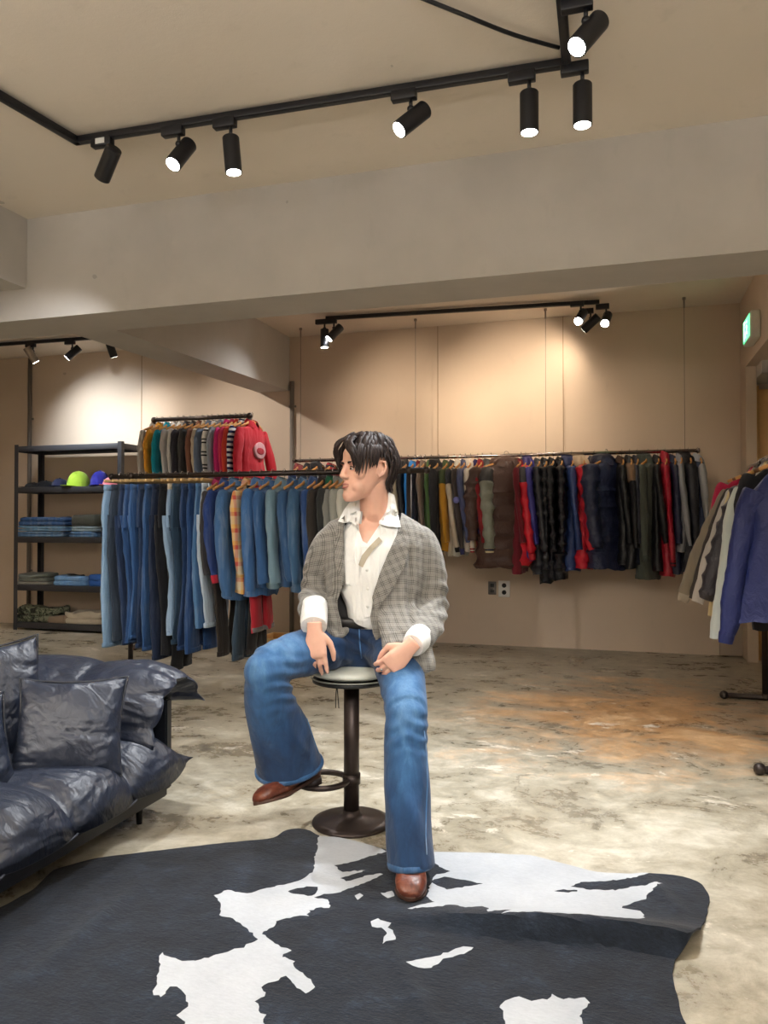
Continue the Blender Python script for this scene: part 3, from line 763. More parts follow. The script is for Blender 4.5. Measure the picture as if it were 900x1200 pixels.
# red garment with a grey lining seen under the jackets, on its own hanger
trousers((px_x(306, RY), RY + .03, RZ), .1, 'red track trousers with grey hem peeking under the denim jackets', GJ, m_fabric((176, 30, 46)), 91, 1.0, .34, .028, .8, cat='trousers', name='hanging_trousers', drop=.09, hemm=m_fabric((120, 116, 116)))
# wooden crate on the floor behind the rack
c0 = at_y(338, 752, 5.6)
cr = thing('wooden_crate', 'small pale wooden crate on the floor behind the denim rack', 'crate', (c0[0], 5.6, 0))
for z in (.045, .125, .205):
    for y in (-.16, .16): MB().bbox((0, y, z), (.42, .016, .07), .003).build('slat', TIMB, cr)
    for x in (-.205, .205): MB().bbox((x, 0, z), (.014, .30, .07), .003).build('slat', TIMB, cr)
MB().bbox((0, 0, .012), (.4, .3, .014), .003).build('base', TIMB, cr)

# ================================================================ SWEATER RACK
SY = 6.2; SZ = 2.08
xa, xb = px_x(180, SY), px_x(292, SY)
rk = thing('clothes_rack', 'tall iron pipe rack of colourful sweaters by the back wall', 'rack', ((xa + xb) / 2, SY, 0))
MB().tube([(xa, SY, SZ), (xb, SY, SZ)], .019, 14).build('rail', PIPE, rk, world=True)
for x in (xa, xb):
    MB().cyl((x, SY, .03), (x, SY, SZ), .018, n=12).build('upright', PIPE, rk, world=True)
    MB().cyl((x, SY - .28, .024), (x, SY + .28, .024), .018, n=12).build('foot_bar', PIPE, rk, world=True)
    for y in (SY - .28, SY + .28): fitting(rk, (x, y, .026), .026, 'foot_cap')
    fitting(rk, (x, SY, SZ), .028); fitting(rk, (x, SY, .03), .026, 'pipe_tee')
GS = 'sweaters on the tall pipe rack'; GSH = 'orange wood hangers on the tall pipe rack'
F = m_fabric
sw = [(178, F((196, 192, 186)), 'pale grey sweater at the outer end of the tall rack'),
      (185, F((226, 158, 46)), 'mustard orange sweater on the tall rack'),
      (194, F((0, 148, 172)), 'teal blue sweater on the tall rack'),
      (203, F((200, 200, 200)), 'light grey sweater beside the teal one'),
      (210, F((214, 212, 208)), 'off white sweater third after the teal one'),
      (217, F((58, 56, 64)), 'charcoal sweater beside two pale ones'),
      (225, F((66, 66, 66)), 'dark grey sweater in the middle of the tall rack'),
      (232, F((128, 84, 66)), 'brown sweater in the middle of the tall rack'),
      (238, F((206, 190, 168)), 'cream knit sweater beside the brown one'),
      (243, F((112, 128, 152)), 'slate blue sweater beside the cream knit'),
      (250, None, 'white sweater with black zigzag pattern'),
      (257, F((150, 154, 166)), 'silver grey sweater between patterned and pink ones'),
      (264, F((206, 40, 116)), 'magenta pink sweater on the tall rack'),
      (271, F((214, 52, 92)), 'raspberry pink sweater beside the magenta one'),
      (276, F((214, 66, 46)), 'orange red sweater on the tall rack'),
      (281, None, 'navy and white striped sweater'),
      (290, F((196, 24, 46)), 'bright red sweater with a pale printed emblem')]
STR = m_bands(((0, (28, 34, 74)), (.5, (228, 228, 228))), 2, 22.0)
ZIG = m_bands(((0, (232, 230, 226)), (.62, (30, 30, 34)), (.74, (232, 230, 226)), (.88, (60, 60, 62))), 2, 9.0)
for i, (px, mt, lb) in enumerate(sw):
    x = px_x(px + 5, SY); rz = rg.uniform(-.05, .05)
    if mt is None: mt = STR if 'striped' in lb else ZIG
    t = jacket((x, SY, SZ), rz, lb, GS, mt, seed=i + 120, length=.68, width=.42, thick=.042 if i < 16 else .055, slen=.58, sleeve_out=.09, cat='sweater', name='hanging_sweater', cuff=mt, hem=mt)
    put_hanger((x, SY, SZ + .019), rz, 'orange wood hanger holding the ' + ' '.join(lb.split()[:10]), GSH)
    if i == 16:   # print on the front: pale rounded patch with red lines
        vs = []; n = 20
        pr = MB(); Mx = .063
        pr.rings([[(Mx + dx, .035 + ry * math.cos(a), -.31 + rz_ * math.sin(a)) for a in np.linspace(0, 2 * math.pi, n, endpoint=False)] for dx, ry, rz_ in ((-.02, .10, .075), (.003, .10, .075), (.004, .09, .066))]); pr.build('printed_emblem', F((214, 160, 168)), t)
        pr = MB(); pr.rings([[(Mx + dx, .035 + ry * math.cos(a), -.315 + rz_ * math.sin(a)) for a in np.linspace(0, 2 * math.pi, n, endpoint=False)] for dx, ry, rz_ in ((-.02, .07, .03), (.006, .07, .03), (.007, .06, .024))]); pr.build('printed_emblem_band', F((176, 30, 50)), t)

# ================================================================ HANGING COAT RAIL
KY = 6.84
ka, kb = at_y(345, 541, KY), at_y(818, 527, KY); KZ = 1.725
CHROME = m_plain((176, 166, 160), 0.22, 1.0)
rl = thing('coat_rail', 'long chrome rail hung from the ceiling and crowded with coats', 'rail', (ka[0], KY, KZ))
MB().cyl((ka[0], KY, KZ), (kb[0], KY, KZ), .016, n=14).build('rail', CHROME, rl, world=True)
for x in (ka[0], kb[0]): MB().cyl((x - .012, KY, KZ), (x + .012, KY, KZ), .021, n=14).build('rail_cap', CHROME, rl, world=True)
for px in (352, 487, 640, 803):
    x = px_x(px, KY)
    MB().cyl((x, KY, KZ), (x, KY, CEIL), .0022, n=6).build('wire', m_plain((120, 112, 104), .4, .6), rl, world=True)
    MB().cyl((x, KY, CEIL - .09), (x, KY, CEIL - .02), .007, n=8).build('wire_grip', m_plain((150, 140, 130), .35, .8), rl, world=True)
    MB().cyl((x, KY, CEIL - .02), (x, KY, CEIL), .014, n=10).build('ceiling_anchor', m_plain((150, 140, 130), .35, .8), rl, world=True)
GK = 'coats on the hanging chrome rail'; GKH = 'wooden hangers on the hanging chrome rail'
N = m_nylon
BK, NV, CH = N((20, 21, 26)), N((28, 34, 62)), N((48, 50, 56))
SHINY = N((22, 23, 30), .25, .9)
coats = [ # column, material, options, label
 (352, F((44, 72, 150)), dict(collar=F((150, 70, 74)), length=.7), 'blue jacket with dusty red collar at the start of the coat rail'),
 (364, F((44, 42, 46)), dict(), 'dark charcoal jacket second on the coat rail'),
 (376, F((24, 24, 28)), dict(hood=F((24, 24, 28))), 'black hooded jacket peeping above the denim rack'),
 (389, m_bands(((0, (160, 40, 54)), (.5, (36, 32, 40))), 2, 20.0), dict(), 'red and black striped top near the start of the coat rail'),
 (462, F((46, 42, 42)), dict(length=.75), 'soot black jacket just behind the seated man'),
 (470, F((214, 202, 174)), dict(hood=F((66, 58, 54)), yoke=None), 'cream jacket with a dark brown hood'),
 (479, BK, dict(hood=BK), 'black jacket with small hood beside the bright blue one'),
 (487, N((36, 132, 214)), dict(length=.72), 'bright sky blue jacket on the coat rail'),
 (493, F((34, 36, 52)), dict(collar=F((122, 40, 44)), thick=.045), 'navy jacket with a wine red collar beside the sky blue one'),
 (499, F((128, 112, 100)), dict(thick=.05), 'taupe jacket beside the olive green one'),
 (506, F((84, 116, 66)), dict(thick=.05), 'olive green jacket on the coat rail'),
 (515, F((40, 40, 44)), dict(hood=F((34, 32, 34)), thick=.075), 'bulky black fleece jacket between green and mustard'),
 (525, F((196, 142, 42)), dict(yoke=F((74, 88, 54)), collar=F((74, 88, 54)), length=.76, slen=.62), 'mustard yellow jacket with olive shoulders'),
 (532, F((206, 194, 174)), dict(yoke=F((56, 58, 66)), collar=F((56, 58, 66)), cuff=F((24, 24, 30)), length=.8, slen=.66), 'beige jacket with charcoal shoulders and black cuff'),
 (540, F((220, 218, 206)), dict(sleeve=F((66, 58, 54)), cuff=F((40, 44, 96)), length=.8, slen=.68), 'white jacket with dark brown sleeve and small round badge'),
 (546, N((74, 84, 122)), dict(length=.7, thick=.05), 'slate blue hooded windbreaker'),
 (552, F((216, 208, 196)), dict(sleeve='BAND', cuff=m_bands(((0, (150, 30, 44)), (.5, (226, 218, 204))), 2, 40.0), length=.76, slen=.66), 'off white rugby jacket with a dark red arm band'),
 (560, F((46, 40, 92)), dict(hem=F((214, 180, 130)), length=.7, thick=.05), 'purple jacket with sandy lower part'),
 (566, F((146, 34, 42)), dict(length=.74, thick=.05), 'dark red jacket beside the sage puffer'),
 (576, N((136, 140, 126)), dict(yoke=N((62, 62, 64)), collar=N((62, 62, 64)), quilt=.115, thick=.105, length=.88, slen=.66, cuff=m_bands(((0, (40, 44, 70)), (.5, (216, 200, 160))), 2, 30.0), width=.46), 'sage green puffer jacket with charcoal shoulders and striped cuff'),
 (596, N((76, 52, 44)), dict(quilt=.125, thick=.11, length=.90, slen=.6, width=.54, hood=N((82, 56, 46))), 'big chocolate brown puffer coat turned to face the room'),
 (611, F((112, 20, 36)), dict(length=.94, thick=.055), 'wine red coat hem showing beside the brown puffer'),
 (616, N((210, 28, 48)), dict(yoke=N((56, 56, 60)), collar=N((56, 56, 60)), quilt=.14, thick=.075, length=.88, slen=.72, cuff=N((190, 22, 40))), 'red puffer jacket with charcoal shoulders'),
 (623, N((56, 54, 136)), dict(hood=N((52, 46, 110)), length=.84, slen=.64, thick=.065), 'violet blue hooded jacket'),
 (632, CH, dict(length=.96, quilt=.1, thick=.06, slen=.7), 'charcoal long coat after the violet blue one'),
 (640, SHINY, dict(length=1.0, quilt=.1, thick=.062, slen=.7), 'black glossy quilted coat, first of three alike'),
 (649, SHINY, dict(length=1.0, quilt=.12, thick=.062, slen=.7), 'black glossy quilted coat, second of three alike'),
 (658, SHINY, dict(length=.98, quilt=.11, thick=.062, slen=.7), 'black glossy quilted coat, third of three alike'),
 (670, N((40, 62, 116)), dict(length=.92, thick=.08, hood=N((30, 44, 90)), slen=.68), 'royal navy padded jacket before the red one'),
 (684, N((204, 34, 54)), dict(length=.9, thick=.08, hood=N((206, 186, 158)), collar=N((206, 186, 158)), slen=.7, quilt=.16), 'red padded jacket with beige hood lining'),
 (697, N((50, 60, 82)), dict(length=.9, thick=.075, quilt=.14, slen=.7), 'slate navy padded jacket after the red one'),
 (711, N((34, 42, 72), .36), dict(length=.88, thick=.115, quilt=.125, hood=N((32, 38, 62)), slen=.66, width=.5), 'large navy puffer coat with bulging quilted sleeve'),
 (729, BK, dict(length=.86, thick=.065, collar=F((70, 48, 36))), 'black jacket with brown collar beside the navy puffer'),
 (738, BK, dict(length=.88, thick=.06, yoke=F((132, 104, 78)), slen=.66), 'black jacket with tan shoulder panel'),
 (747, N((30, 34, 50)), dict(length=.86, thick=.06), 'blue black jacket behind the olive parka'),
 (760, F((76, 82, 74)), dict(length=.98, thick=.085, hood=F((66, 72, 66)), cuff=F((60, 66, 60)), slen=.72, yoke=None, pocket=F((70, 76, 68))), 'olive grey hooded parka'),
 (771, BK, dict(length=.9, thick=.055), 'black coat between olive parka and red jacket'),
 (780, N((168, 30, 50), .3), dict(length=.94, thick=.06, cuff=m_bands(((0, (160, 24, 44)), (.5, (30, 24, 34))), 2, 34.0), lift=.03, slen=.76), 'glossy crimson jacket near the end of the coat rail'),
 (789, NV, dict(length=.92, thick=.055), 'navy jacket after the crimson one'),
 (797, F((150, 154, 162)), dict(length=.74, thick=.045, slen=.64), 'light grey jacket near the end of the coat rail'),
 (807, N((30, 31, 40)), dict(length=.9, thick=.085, hood=N((26, 26, 34)), slen=.66), 'black hooded puffer near the end of the coat rail'),
 (818, F((66, 76, 104)), dict(length=.84, thick=.055, collar=F((170, 172, 178)), sleeve=F((170, 172, 176))), 'blue jacket with grey sleeves last on the coat rail')]
BANDSLEEVE = m_bands(((0, (226, 216, 202)), (.36, (142, 26, 42)), (.52, (226, 216, 202))), 2, 1.15)
for i, (px, mt, kw, lb) in enumerate(coats):
    x = px_x(px, KY); y = KY - .012 + rg.uniform(-.02, .02); rz = rg.uniform(-.06, .06)
    kw = dict(kw); kw.setdefault('thick', .06); kw.setdefault('length', .76); kw.setdefault('slen', .62); kw.setdefault('width', .43)
    kw['thick'] *= .80
    if kw.get('sleeve') == 'BAND': kw['sleeve'] = BANDSLEEVE
    if 'turned to face' in lb: rz = -1.12; y = KY - .13
    if 'large navy' in lb: rz = -.5; y = KY - .08
    if 'olive grey' in lb: rz = -.3
    t = jacket((x, y, KZ), rz, lb, GK, mt, seed=i + 200, name='hanging_coat' if kw['length'] > .85 else 'hanging_jacket', cat='coat' if kw['length'] > .85 else 'jacket', **kw)
    put_hanger((x, y, KZ + .016), rz, 'wooden hanger holding the ' + ' '.join(lb.split()[:11]), GKH)
    if 'badge' in lb: MB().cyl((.03, -.30, -.40), (.03, -.312, -.40), .028, n=16).build('badge', F((120, 124, 190)), t)

# ================================================================ SIDE RACK BY THE OPENING
QX = .87; QZ = 1.513
y0, y1 = 3.75, float(at_x(880, 548, QX)[1])
rk = thing('clothes_rack', 'iron pipe rack of jackets beside the wide opening', 'rack', (QX, (y0 + y1) / 2, 0))
MB().cyl((QX, y0 - .1, QZ), (QX, y1, QZ), .018, n=14).build('rail', m_plain((176, 170, 166), .3, .9), rk, world=True)
for y, xs in ((float(at_z(890, 908, 0)[1]) , (-.28, .3)), (float(at_z(850, 819, 0)[1]), (-.24, .32))):
    MB().cyl((QX, y, .03), (QX, y, QZ), .018, n=12).build('upright', PIPE, rk, world=True)
    MB().cyl((QX + xs[0], y, .024), (QX + xs[1], y, .024), .018, n=12).build('foot_bar', PIPE, rk, world=True)
    for x in xs: fitting(rk, (QX + x, y, .026), .027, 'foot_cap')
    fitting(rk, (QX, y, .03), .026, 'pipe_tee'); fitting(rk, (QX, y, QZ), .027, 'pipe_tee')
GQ = 'jackets on the rack beside the opening'; GQH = 'hangers on the rack beside the opening'
side = [(4.27, N((24, 36, 92), .55), dict(length=.80, thick=.085, slen=.72, sleeve_out=.13, width=.48, drop=.14, aline=True, hemflare=1.42, cuff=N((24, 36, 90), .5)), 'royal navy jacket at the front of the side rack', -.05),
        (4.44, F((20, 20, 26)), dict(length=.86, thick=.05, slen=.66, width=.42), 'black jacket hanging low behind the royal navy one', 0),
        (4.58, F((198, 206, 202)), dict(length=.80, thick=.06, slen=.80, sleeve_out=.17, width=.48, drop=.13, aline=True, hemflare=1.35), 'pale mint white jacket second on the side rack', .03),
        (4.74, N((52, 50, 58), .4), dict(length=.74, thick=.07, slen=.62, quilt=.1, width=.44, sleeve_out=.2, drop=.12, aline=True), 'dark grey quilted jacket behind the pale mint one', 0),
        (4.88, F((222, 206, 160)), dict(length=.76, thick=.055, slen=.72, sleeve_out=.22, width=.45, drop=.12, aline=True), 'cream fleece jacket on the side rack', .04),
        (5.0, F((196, 192, 188)), dict(length=.7, thick=.05, slen=.66, sleeve_out=.18, width=.44, drop=.12, aline=True), 'light grey jacket behind the cream fleece', 0),
        (5.12, F((60, 54, 52)), dict(length=.7, thick=.05, slen=.66, sleeve_out=.17, width=.44, drop=.11, aline=True), 'dark brown jacket in the middle of the side rack', .02),
        (5.24, F((142, 132, 116)), dict(length=.7, thick=.05, slen=.64, sleeve_out=.20, width=.46, drop=.11, aline=True, cuff=F((176, 166, 150))), 'taupe jacket with sleeve hanging out to the side', -.05),
        (5.37, F((190, 34, 76)), dict(length=.66, thick=.05, slen=.5, width=.46), 'crimson pink jacket near the wall end of the side rack', 0),
        (5.48, F((66, 62, 62)), dict(length=.66, thick=.05, slen=.5, width=.42), 'charcoal jacket last on the side rack', 0)]
for i, (y, mt, kw, lb, a) in enumerate(side):
    rz = -math.pi / 2 + a
    jacket((QX, y, QZ), rz, lb, GQ, mt, seed=i + 320, **kw)
    put_hanger((QX, y, QZ + .018), rz, 'wooden hanger holding the ' + ' '.join(lb.split()[:11]), GQH, dark=(i % 3 == 1))
# ================================================================ STEEL SHELF
HX0, HX1, HY0, HY1 = -6.15, -4.83, 6.70, 7.09
HZ = (.075, .47, .975, 1.50, 1.935)
GREY = m_plain((62, 62, 66), .5, .3)
sh = thing('steel_shelf', 'dark grey steel shelving unit with folded clothes by the back wall', 'shelf', ((HX0 + HX1) / 2, (HY0 + HY1) / 2, 0))
for x, sx in ((HX0, 1), (HX1, -1)):
    for y, sy in ((HY0, 1), (HY1, -1)):
        m = MB(); m.box((x, y + sy * .022, .98), (.005, .05, 1.96)); m.box((x + sx * .022, y, .98), (.045, .005, 1.96))
        m.build('post', GREY, sh, smooth=False, world=True)
for z in HZ:
    MB().bbox(((HX0 + HX1) / 2, (HY0 + HY1) / 2, z), (HX1 - HX0 - .02, HY1 - HY0 - .02, .014), .003).build('shelf_board', m_plain((58, 57, 58), .6, 0, .1), sh, world=True)
    for y in (HY0 + .006, HY1 - .006): MB().bbox(((HX0 + HX1) / 2, y, z - .022), (HX1 - HX0, .014, .06), .004).build('shelf_beam', GREY, sh, world=True)
    for x in (HX0 + .01, HX1 - .01): MB().bbox((x, (HY0 + HY1) / 2, z - .022), (.014, HY1 - HY0, .06), .004).build('side_beam', GREY, sh, world=True)
def folded(px0, px1, z, h, mat, label, group='folded clothes on the steel shelf', y=6.86, dep=.26, seed=0, bulky=0.0, layers=2, name='folded_jeans', cat='jeans'):
    x0, x1 = at_y(px0, 600, y)[0], at_y(px1, 600, y)[0]
    wd = float(x1 - x0)
    t = thing(name, label, cat, ((x0 + x1) / 2, y, z))
    t['group'] = group
    lh = h / layers
    for k in range(layers):
        rs = []
        for q in np.linspace(0, 1, 7):
            e = max(.05, 1 - abs(2 * q - 1) ** 3.5) ** .5
            rs.append(superring(0, 0, lh * (k + q), wd / 2 * (.92 + .08 * e) * (1 - .03 * k), dep / 2 * (.9 + .1 * e), 40, 4.5))
        # densify the top
        rs.append(superring(0, 0, lh * (k + 1) + .001, wd / 2 * .6, dep / 2 * .6, 40, 4)); rs.append(superring(0, 0, lh * (k + 1) + .001, wd / 2 * .2, dep / 2 * .2, 40, 3))
        me = MB().rings(rs).mesh('fold'); v, n = get_vn(me)
        lift = (.006 + bulky) * fnoise(v, 14, seed + k, 3) * sstep(0, lh, v[:, 2] - lh * k * .3)
        v[:, 2] += np.abs(lift) if k == 0 and layers == 1 else lift * (.4 + k)
        v[:, 0] += .006 * fnoise(v, 20, seed + 9 + k, 2); v[:, 1] += .006 * fnoise(v, 22, seed + 19 + k, 2)
        v[:, 2] = np.maximum(v[:, 2], .001)
        set_v(me, v); link('fold', me, mat, t)
    return t
S4, S3, S2, S1 = [HZ[i] + .008 for i in (3, 2, 1, 0)]
folded(25, 82, S3, .055, D((108, 150, 196), .5), 'light blue folded jeans at the bottom of the taller shelf stack', seed=1)
folded(27, 84, S3 + .06, .055, D((120, 170, 214), .5), 'pale blue folded jeans in the middle of the taller shelf stack', seed=2)
folded(28, 83, S3 + .12, .085, D((54, 98, 156), .3), 'mid blue folded jeans topmost of the taller shelf stack', seed=3, bulky=.008)
folded(88, 122, S3, .055, D((98, 148, 204), .5), 'light blue folded jeans at the bottom of the shorter shelf stack', seed=4)
folded(90, 124, S3 + .06, .05, D((150, 176, 190), .5), 'washed grey blue jeans in the middle of the shorter shelf stack', seed=5)
folded(90, 125, S3 + .115, .11, F((76, 78, 70)), 'dark olive folded sweatshirt on top of the jeans stack', seed=6, bulky=.012, name='folded_sweatshirt', cat='sweatshirt', layers=1)
folded(126, 137, S3, .12, D((30, 44, 70), .1), 'dark navy folded jeans at the end of the jeans shelf', seed=7)
folded(27, 66, S2, .03, F((150, 150, 142)), 'pale grey folded shirt under the sage one', seed=8, name='folded_shirt', cat='shirt', layers=1)
folded(28, 64, S2 + .035, .075, F((124, 130, 122)), 'sage grey folded shirt on the second lowest shelf', seed=9, bulky=.01, name='folded_shirt', cat='shirt')
folded(72, 94, S2, .10, F((28, 28, 32)), 'black folded top between sage and light blue clothes', seed=10, y=6.96, bulky=.01, name='folded_shirt', cat='shirt')
folded(68, 108, S2, .10, D((120, 172, 230), .3), 'sky blue folded jeans on the second lowest shelf', seed=11, bulky=.006, y=6.83, dep=.22)
folded(111, 134, S2, .12, F((52, 110, 200)), 'bright blue folded top beside the sky blue jeans', seed=12, name='folded_shirt', cat='shirt')
@cached
def m_camo():
    t = NT('camouflage'); v = t.coord(); f = t.noise(v, 16, 3, .6, 1)
    return t.out(t.ramp(f, [(0, srgb(44, 46, 38)), (.44, srgb(92, 100, 80)), (.52, srgb(136, 140, 118)), (.62, srgb(66, 62, 50))], 'CONSTANT'), .9)
folded(26, 78, S1, .14, m_camo(), 'bulky green camouflage trousers folded on the lowest shelf', seed=13, bulky=.022, name='folded_trousers', cat='trousers')
folded(60, 84, S1, .07, F((150, 132, 112)), 'brown folded shirt between camouflage and beige clothes', seed=14, y=6.80, dep=.15, bulky=.012, name='folded_shirt', cat='shirt', layers=1)
folded(82, 128, S1, .12, F((206, 196, 178)), 'beige folded trousers on the lowest shelf', seed=15, bulky=.022, name='folded_trousers', cat='trousers')
def cap(px, y, z, mat, label, rz, s=1.0, flatk=1.0):
    p = at_y(px, 600, y)
    t = thing('baseball_cap', label, 'cap', (p[0], y, z), rz, 'caps on the steel shelf')
    m = MB(); rs = []
    for q in np.linspace(0, 1, 8):
        a = q * math.pi / 2
        rs.append(superring(0, 0, .002 + .125 * s * flatk * math.sin(a), max(.004, .098 * s * math.cos(a) ** .8), max(.004, .084 * s * math.cos(a) ** .8), 20, 2))
    me = m.rings(rs).mesh('crown'); cloth(me, int(px), .004, zt=.12, zb=0); link('crown', me, mat, t)
    m = MB(); n = 12; top = []; 
    A_ = np.linspace(-1.15, 1.15, n)
    inn = [(.086 * s * math.cos(a), .078 * s * math.sin(a), .006) for a in A_]; outp = [((.086 + .075 * math.cos(a) ** .6) * s * math.cos(a) , .09 * s * math.sin(a), .004 + .012 * math.cos(a * 1.2)) for a in A_]
    vs = inn + outp + [(x, y_, z_ - .004) for x, y_, z_ in inn] + [(x, y_, z_ - .004) for x, y_, z_ in outp]
    fs = [(i, i + 1, n + i + 1, n + i) for i in range(n - 1)] + [(2 * n + i + 1, 2 * n + i, 3 * n + i, 3 * n + i + 1) for i in range(n - 1)] + [(n + i, n + i + 1, 3 * n + i + 1, 3 * n + i) for i in range(n - 1)]
    m.add(vs, fs).build('brim', mat, t)
    MB().ell((0, 0, .002 + .126 * s * flatk), (.009, .009, .006), nu=10, nv=6).build('top_button', mat, t)
    return t
cap(40, 6.86, S4, F((24, 24, 28)), 'flat black cap at the end of the cap shelf', -2.6, 1.0, .45)
cap(54, 6.90, S4, F((34, 34, 40)), 'charcoal cap second on the cap shelf', -2.0, 1.0, .6)
cap(70, 6.84, S4, F((26, 34, 72)), 'navy cap between charcoal and lime caps', -1.4, 1.0, .75)
cap(92, 6.84, S4, F((176, 214, 66)), 'lime green cap on the steel shelf', -1.9, 1.25, 1.05)
cap(117, 6.86, S4, F((38, 40, 150)), 'royal blue cap on the steel shelf', -1.2, 1.2, 1.1)
cap(131, 6.80, S4, F((232, 136, 148)), 'salmon pink cap at the post end of the cap shelf', -1.7, 1.0, .75)

# ================================================================ STOOL
ST = cw(-.122, 2.916, 0)
IRON = m_plain((70, 60, 56), .42, .7, .15, 25)
sto = thing('bar_stool', 'bar stool with pale padded seat on a brown iron column and disc base', 'stool', ST)
m = MB(); m.rings([[(r * math.cos(a), r * math.sin(a), z) for a in np.linspace(0, 2 * math.pi, 48, endpoint=False)] for r, z in ((.146, .0), (.148, .004), (.146, .010), (.12, .018), (.05, .026), (.034, .036), (.031, .05))]); m.build('disc_base', IRON, sto)
MB().cyl((0, 0, .03), (0, 0, .53), .029, n=28).build('column', IRON, sto)
MB().rings([[(r * math.cos(a), r * math.sin(a), z) for a in np.linspace(0, 2 * math.pi, 40, endpoint=False)] for r, z in ((.04, .515), (.10, .525), (.146, .530), (.148, .540), (.14, .545))]).build('seat_plate', m_plain((24, 24, 24), .5), sto)
rs = []
for q in np.linspace(0, 1, 10):
    r, z = (.154 * (math.sin(min(1, q * 1.9) * math.pi / 2) ** .5 if q < .53 else math.cos((q - .53) / .47 * math.pi / 2) ** .45), .536 + .062 * q)
    rs.append([(max(r, .004) * math.cos(a), max(r, .004) * math.sin(a), z) for a in np.linspace(0, 2 * math.pi, 40, endpoint=False)])
rs[0] = [(.13 * math.cos(a), .13 * math.sin(a), .536) for a in np.linspace(0, 2 * math.pi, 40, endpoint=False)]
cu = MB().rings(rs).build('seat_cushion', m_plain((216, 218, 206), .6, 0, .25, 50), sto)
MB().tube([(.152 * math.cos(a), .152 * math.sin(a), .548) for a in np.linspace(0, 2 * math.pi, 48, endpoint=False)], .0028, 6, closed=True).build('cushion_piping', m_plain((150, 152, 142), .6), cu)
rc = np.array(cw(-.122 - .108, 2.895, 0)) - np.array(ST)
MB().tube([(rc[0] + .094 * math.cos(a), rc[1] + .094 * math.sin(a), .166) for a in np.linspace(0, 2 * math.pi, 48, endpoint=False)], .011, 12, closed=True).build('foot_ring', IRON, sto)
MB().cyl((0, 0, .148), (0, 0, .184), .034, n=24).build('ring_collar', IRON, sto)
sv = np.array(cw(-.17, 2.80, 0)) - np.array(ST)
for k in (-1, 1): MB().tube(catmull([(sv[0], sv[1], .54), (sv[0] + .004 * k, sv[1], .50), (sv[0] + .006 * k, sv[1] + .004, .455)], 8), .0018, 5).build('tie_string', m_plain((40, 38, 36), .8), sto)

# ================================================================ COWHIDE RUG
from mathutils import geometry as geo
def smooth_poly(px, jit, step, seed, z=0.0, closed=True):
    rg_ = random.Random(seed)
    P = [at_z(x, y, z)[:2] for x, y in px]
    out = []
    n = len(P)
    for i in range(n):
        a, b = P[i], P[(i + 1) % n]
        L = np.linalg.norm(b - a); k = max(1, int(L / step))
        for j in range(k):
            q = a + (b - a) * j / k
            out.append((q[0] + rg_.uniform(-jit, jit), q[1] + rg_.uniform(-jit, jit)))
    return out
RUG = [(0, 1068), (40, 1045), (62, 1022), (112, 1008), (200, 998), (250, 992), (320, 985), (336, 975), (350, 973), (365, 976), (374, 983), (400, 984), (430, 992), (455, 1000), (500, 1002), (560, 1003), (620, 1005), (650, 1012), (680, 1020), (700, 1025), (740, 1027), (770, 1026), (800, 1029), (825, 1039), (832, 1054), (826, 1080), (817, 1113), (806, 1122), (790, 1126), (787, 1150), (795, 1178), (803, 1205), (830, 1260), (800, 1330), (700, 1370), (560, 1390), (430, 1380), (300, 1400), (150, 1380), (60, 1330), (-60, 1300), (-140, 1220), (-150, 1150), (-90, 1100)]
WH = [
 [(374, 981), (385, 980), (398, 983), (411, 986), (425, 990), (440, 995), (453, 1001), (440, 1005), (427, 1009), (412, 1014), (392, 1017), (398, 1023), (402, 1025), (415, 1024), (430, 1023), (400, 1032), (405, 1036), (420, 1033), (440, 1027), (450, 1028), (430, 1037), (416, 1042), (395, 1050), (380, 1051), (367, 1055), (385, 1058), (387, 1067), (375, 1067), (362, 1070), (361, 1077), (345, 1077), (325, 1083), (319, 1090), (306, 1099), (320, 1108), (330, 1115), (341, 1118), (330, 1125), (345, 1130), (343, 1133), (350, 1143), (367, 1156), (369, 1164), (357, 1170), (340, 1153), (335, 1148), (320, 1155), (306, 1163), (312, 1172), (300, 1178), (310, 1195), (312, 1225), (250, 1240), (220, 1225), (215, 1203), (208, 1195), (220, 1185), (217, 1170), (207, 1162), (197, 1162), (188, 1174), (180, 1170), (186, 1145), (185, 1130), (190, 1122), (210, 1130), (230, 1132), (260, 1122), (285, 1115), (302, 1105), (288, 1091), (280, 1085), (270, 1080), (258, 1077), (260, 1067), (252, 1053), (267, 1046), (275, 1049), (290, 1050), (320, 1042), (350, 1035), (366, 1025), (370, 1003)],
 [(500, 1000), (560, 1000), (620, 1002), (650, 1009), (680, 1017), (700, 1022), (740, 1026), (764, 1026), (743, 1031), (712, 1036), (681, 1037), (668, 1042), (691, 1046), (722, 1046), (743, 1042), (777, 1038), (764, 1046), (756, 1056), (738, 1062), (728, 1067), (751, 1072), (756, 1083), (743, 1090), (733, 1101), (691, 1097), (649, 1097), (607, 1094), (587, 1094), (600, 1088), (571, 1089), (573, 1080), (566, 1072), (545, 1077), (532, 1069), (513, 1072), (477, 1072), (493, 1067), (508, 1064), (500, 1055), (505, 1038), (508, 1030), (527, 1025), (508, 1015), (497, 1008)],
 [(446, 1050), (460, 1048), (462, 1054), (455, 1057)],
 [(435, 1084), (442, 1081), (458, 1085), (455, 1091), (463, 1097), (462, 1106), (448, 1112), (452, 1100), (448, 1092), (437, 1090)],
 [(477, 1134), (488, 1129), (505, 1127), (525, 1120), (545, 1113), (553, 1114), (548, 1120), (520, 1129), (505, 1138), (490, 1139)],
 [(587, 1180), (595, 1175), (612, 1174), (622, 1178), (640, 1176), (648, 1170), (660, 1176), (685, 1175), (694, 1180), (680, 1192), (685, 1215), (600, 1225), (588, 1195)],
 [(416, 1053), (422, 1050), (426, 1053), (421, 1058)]]
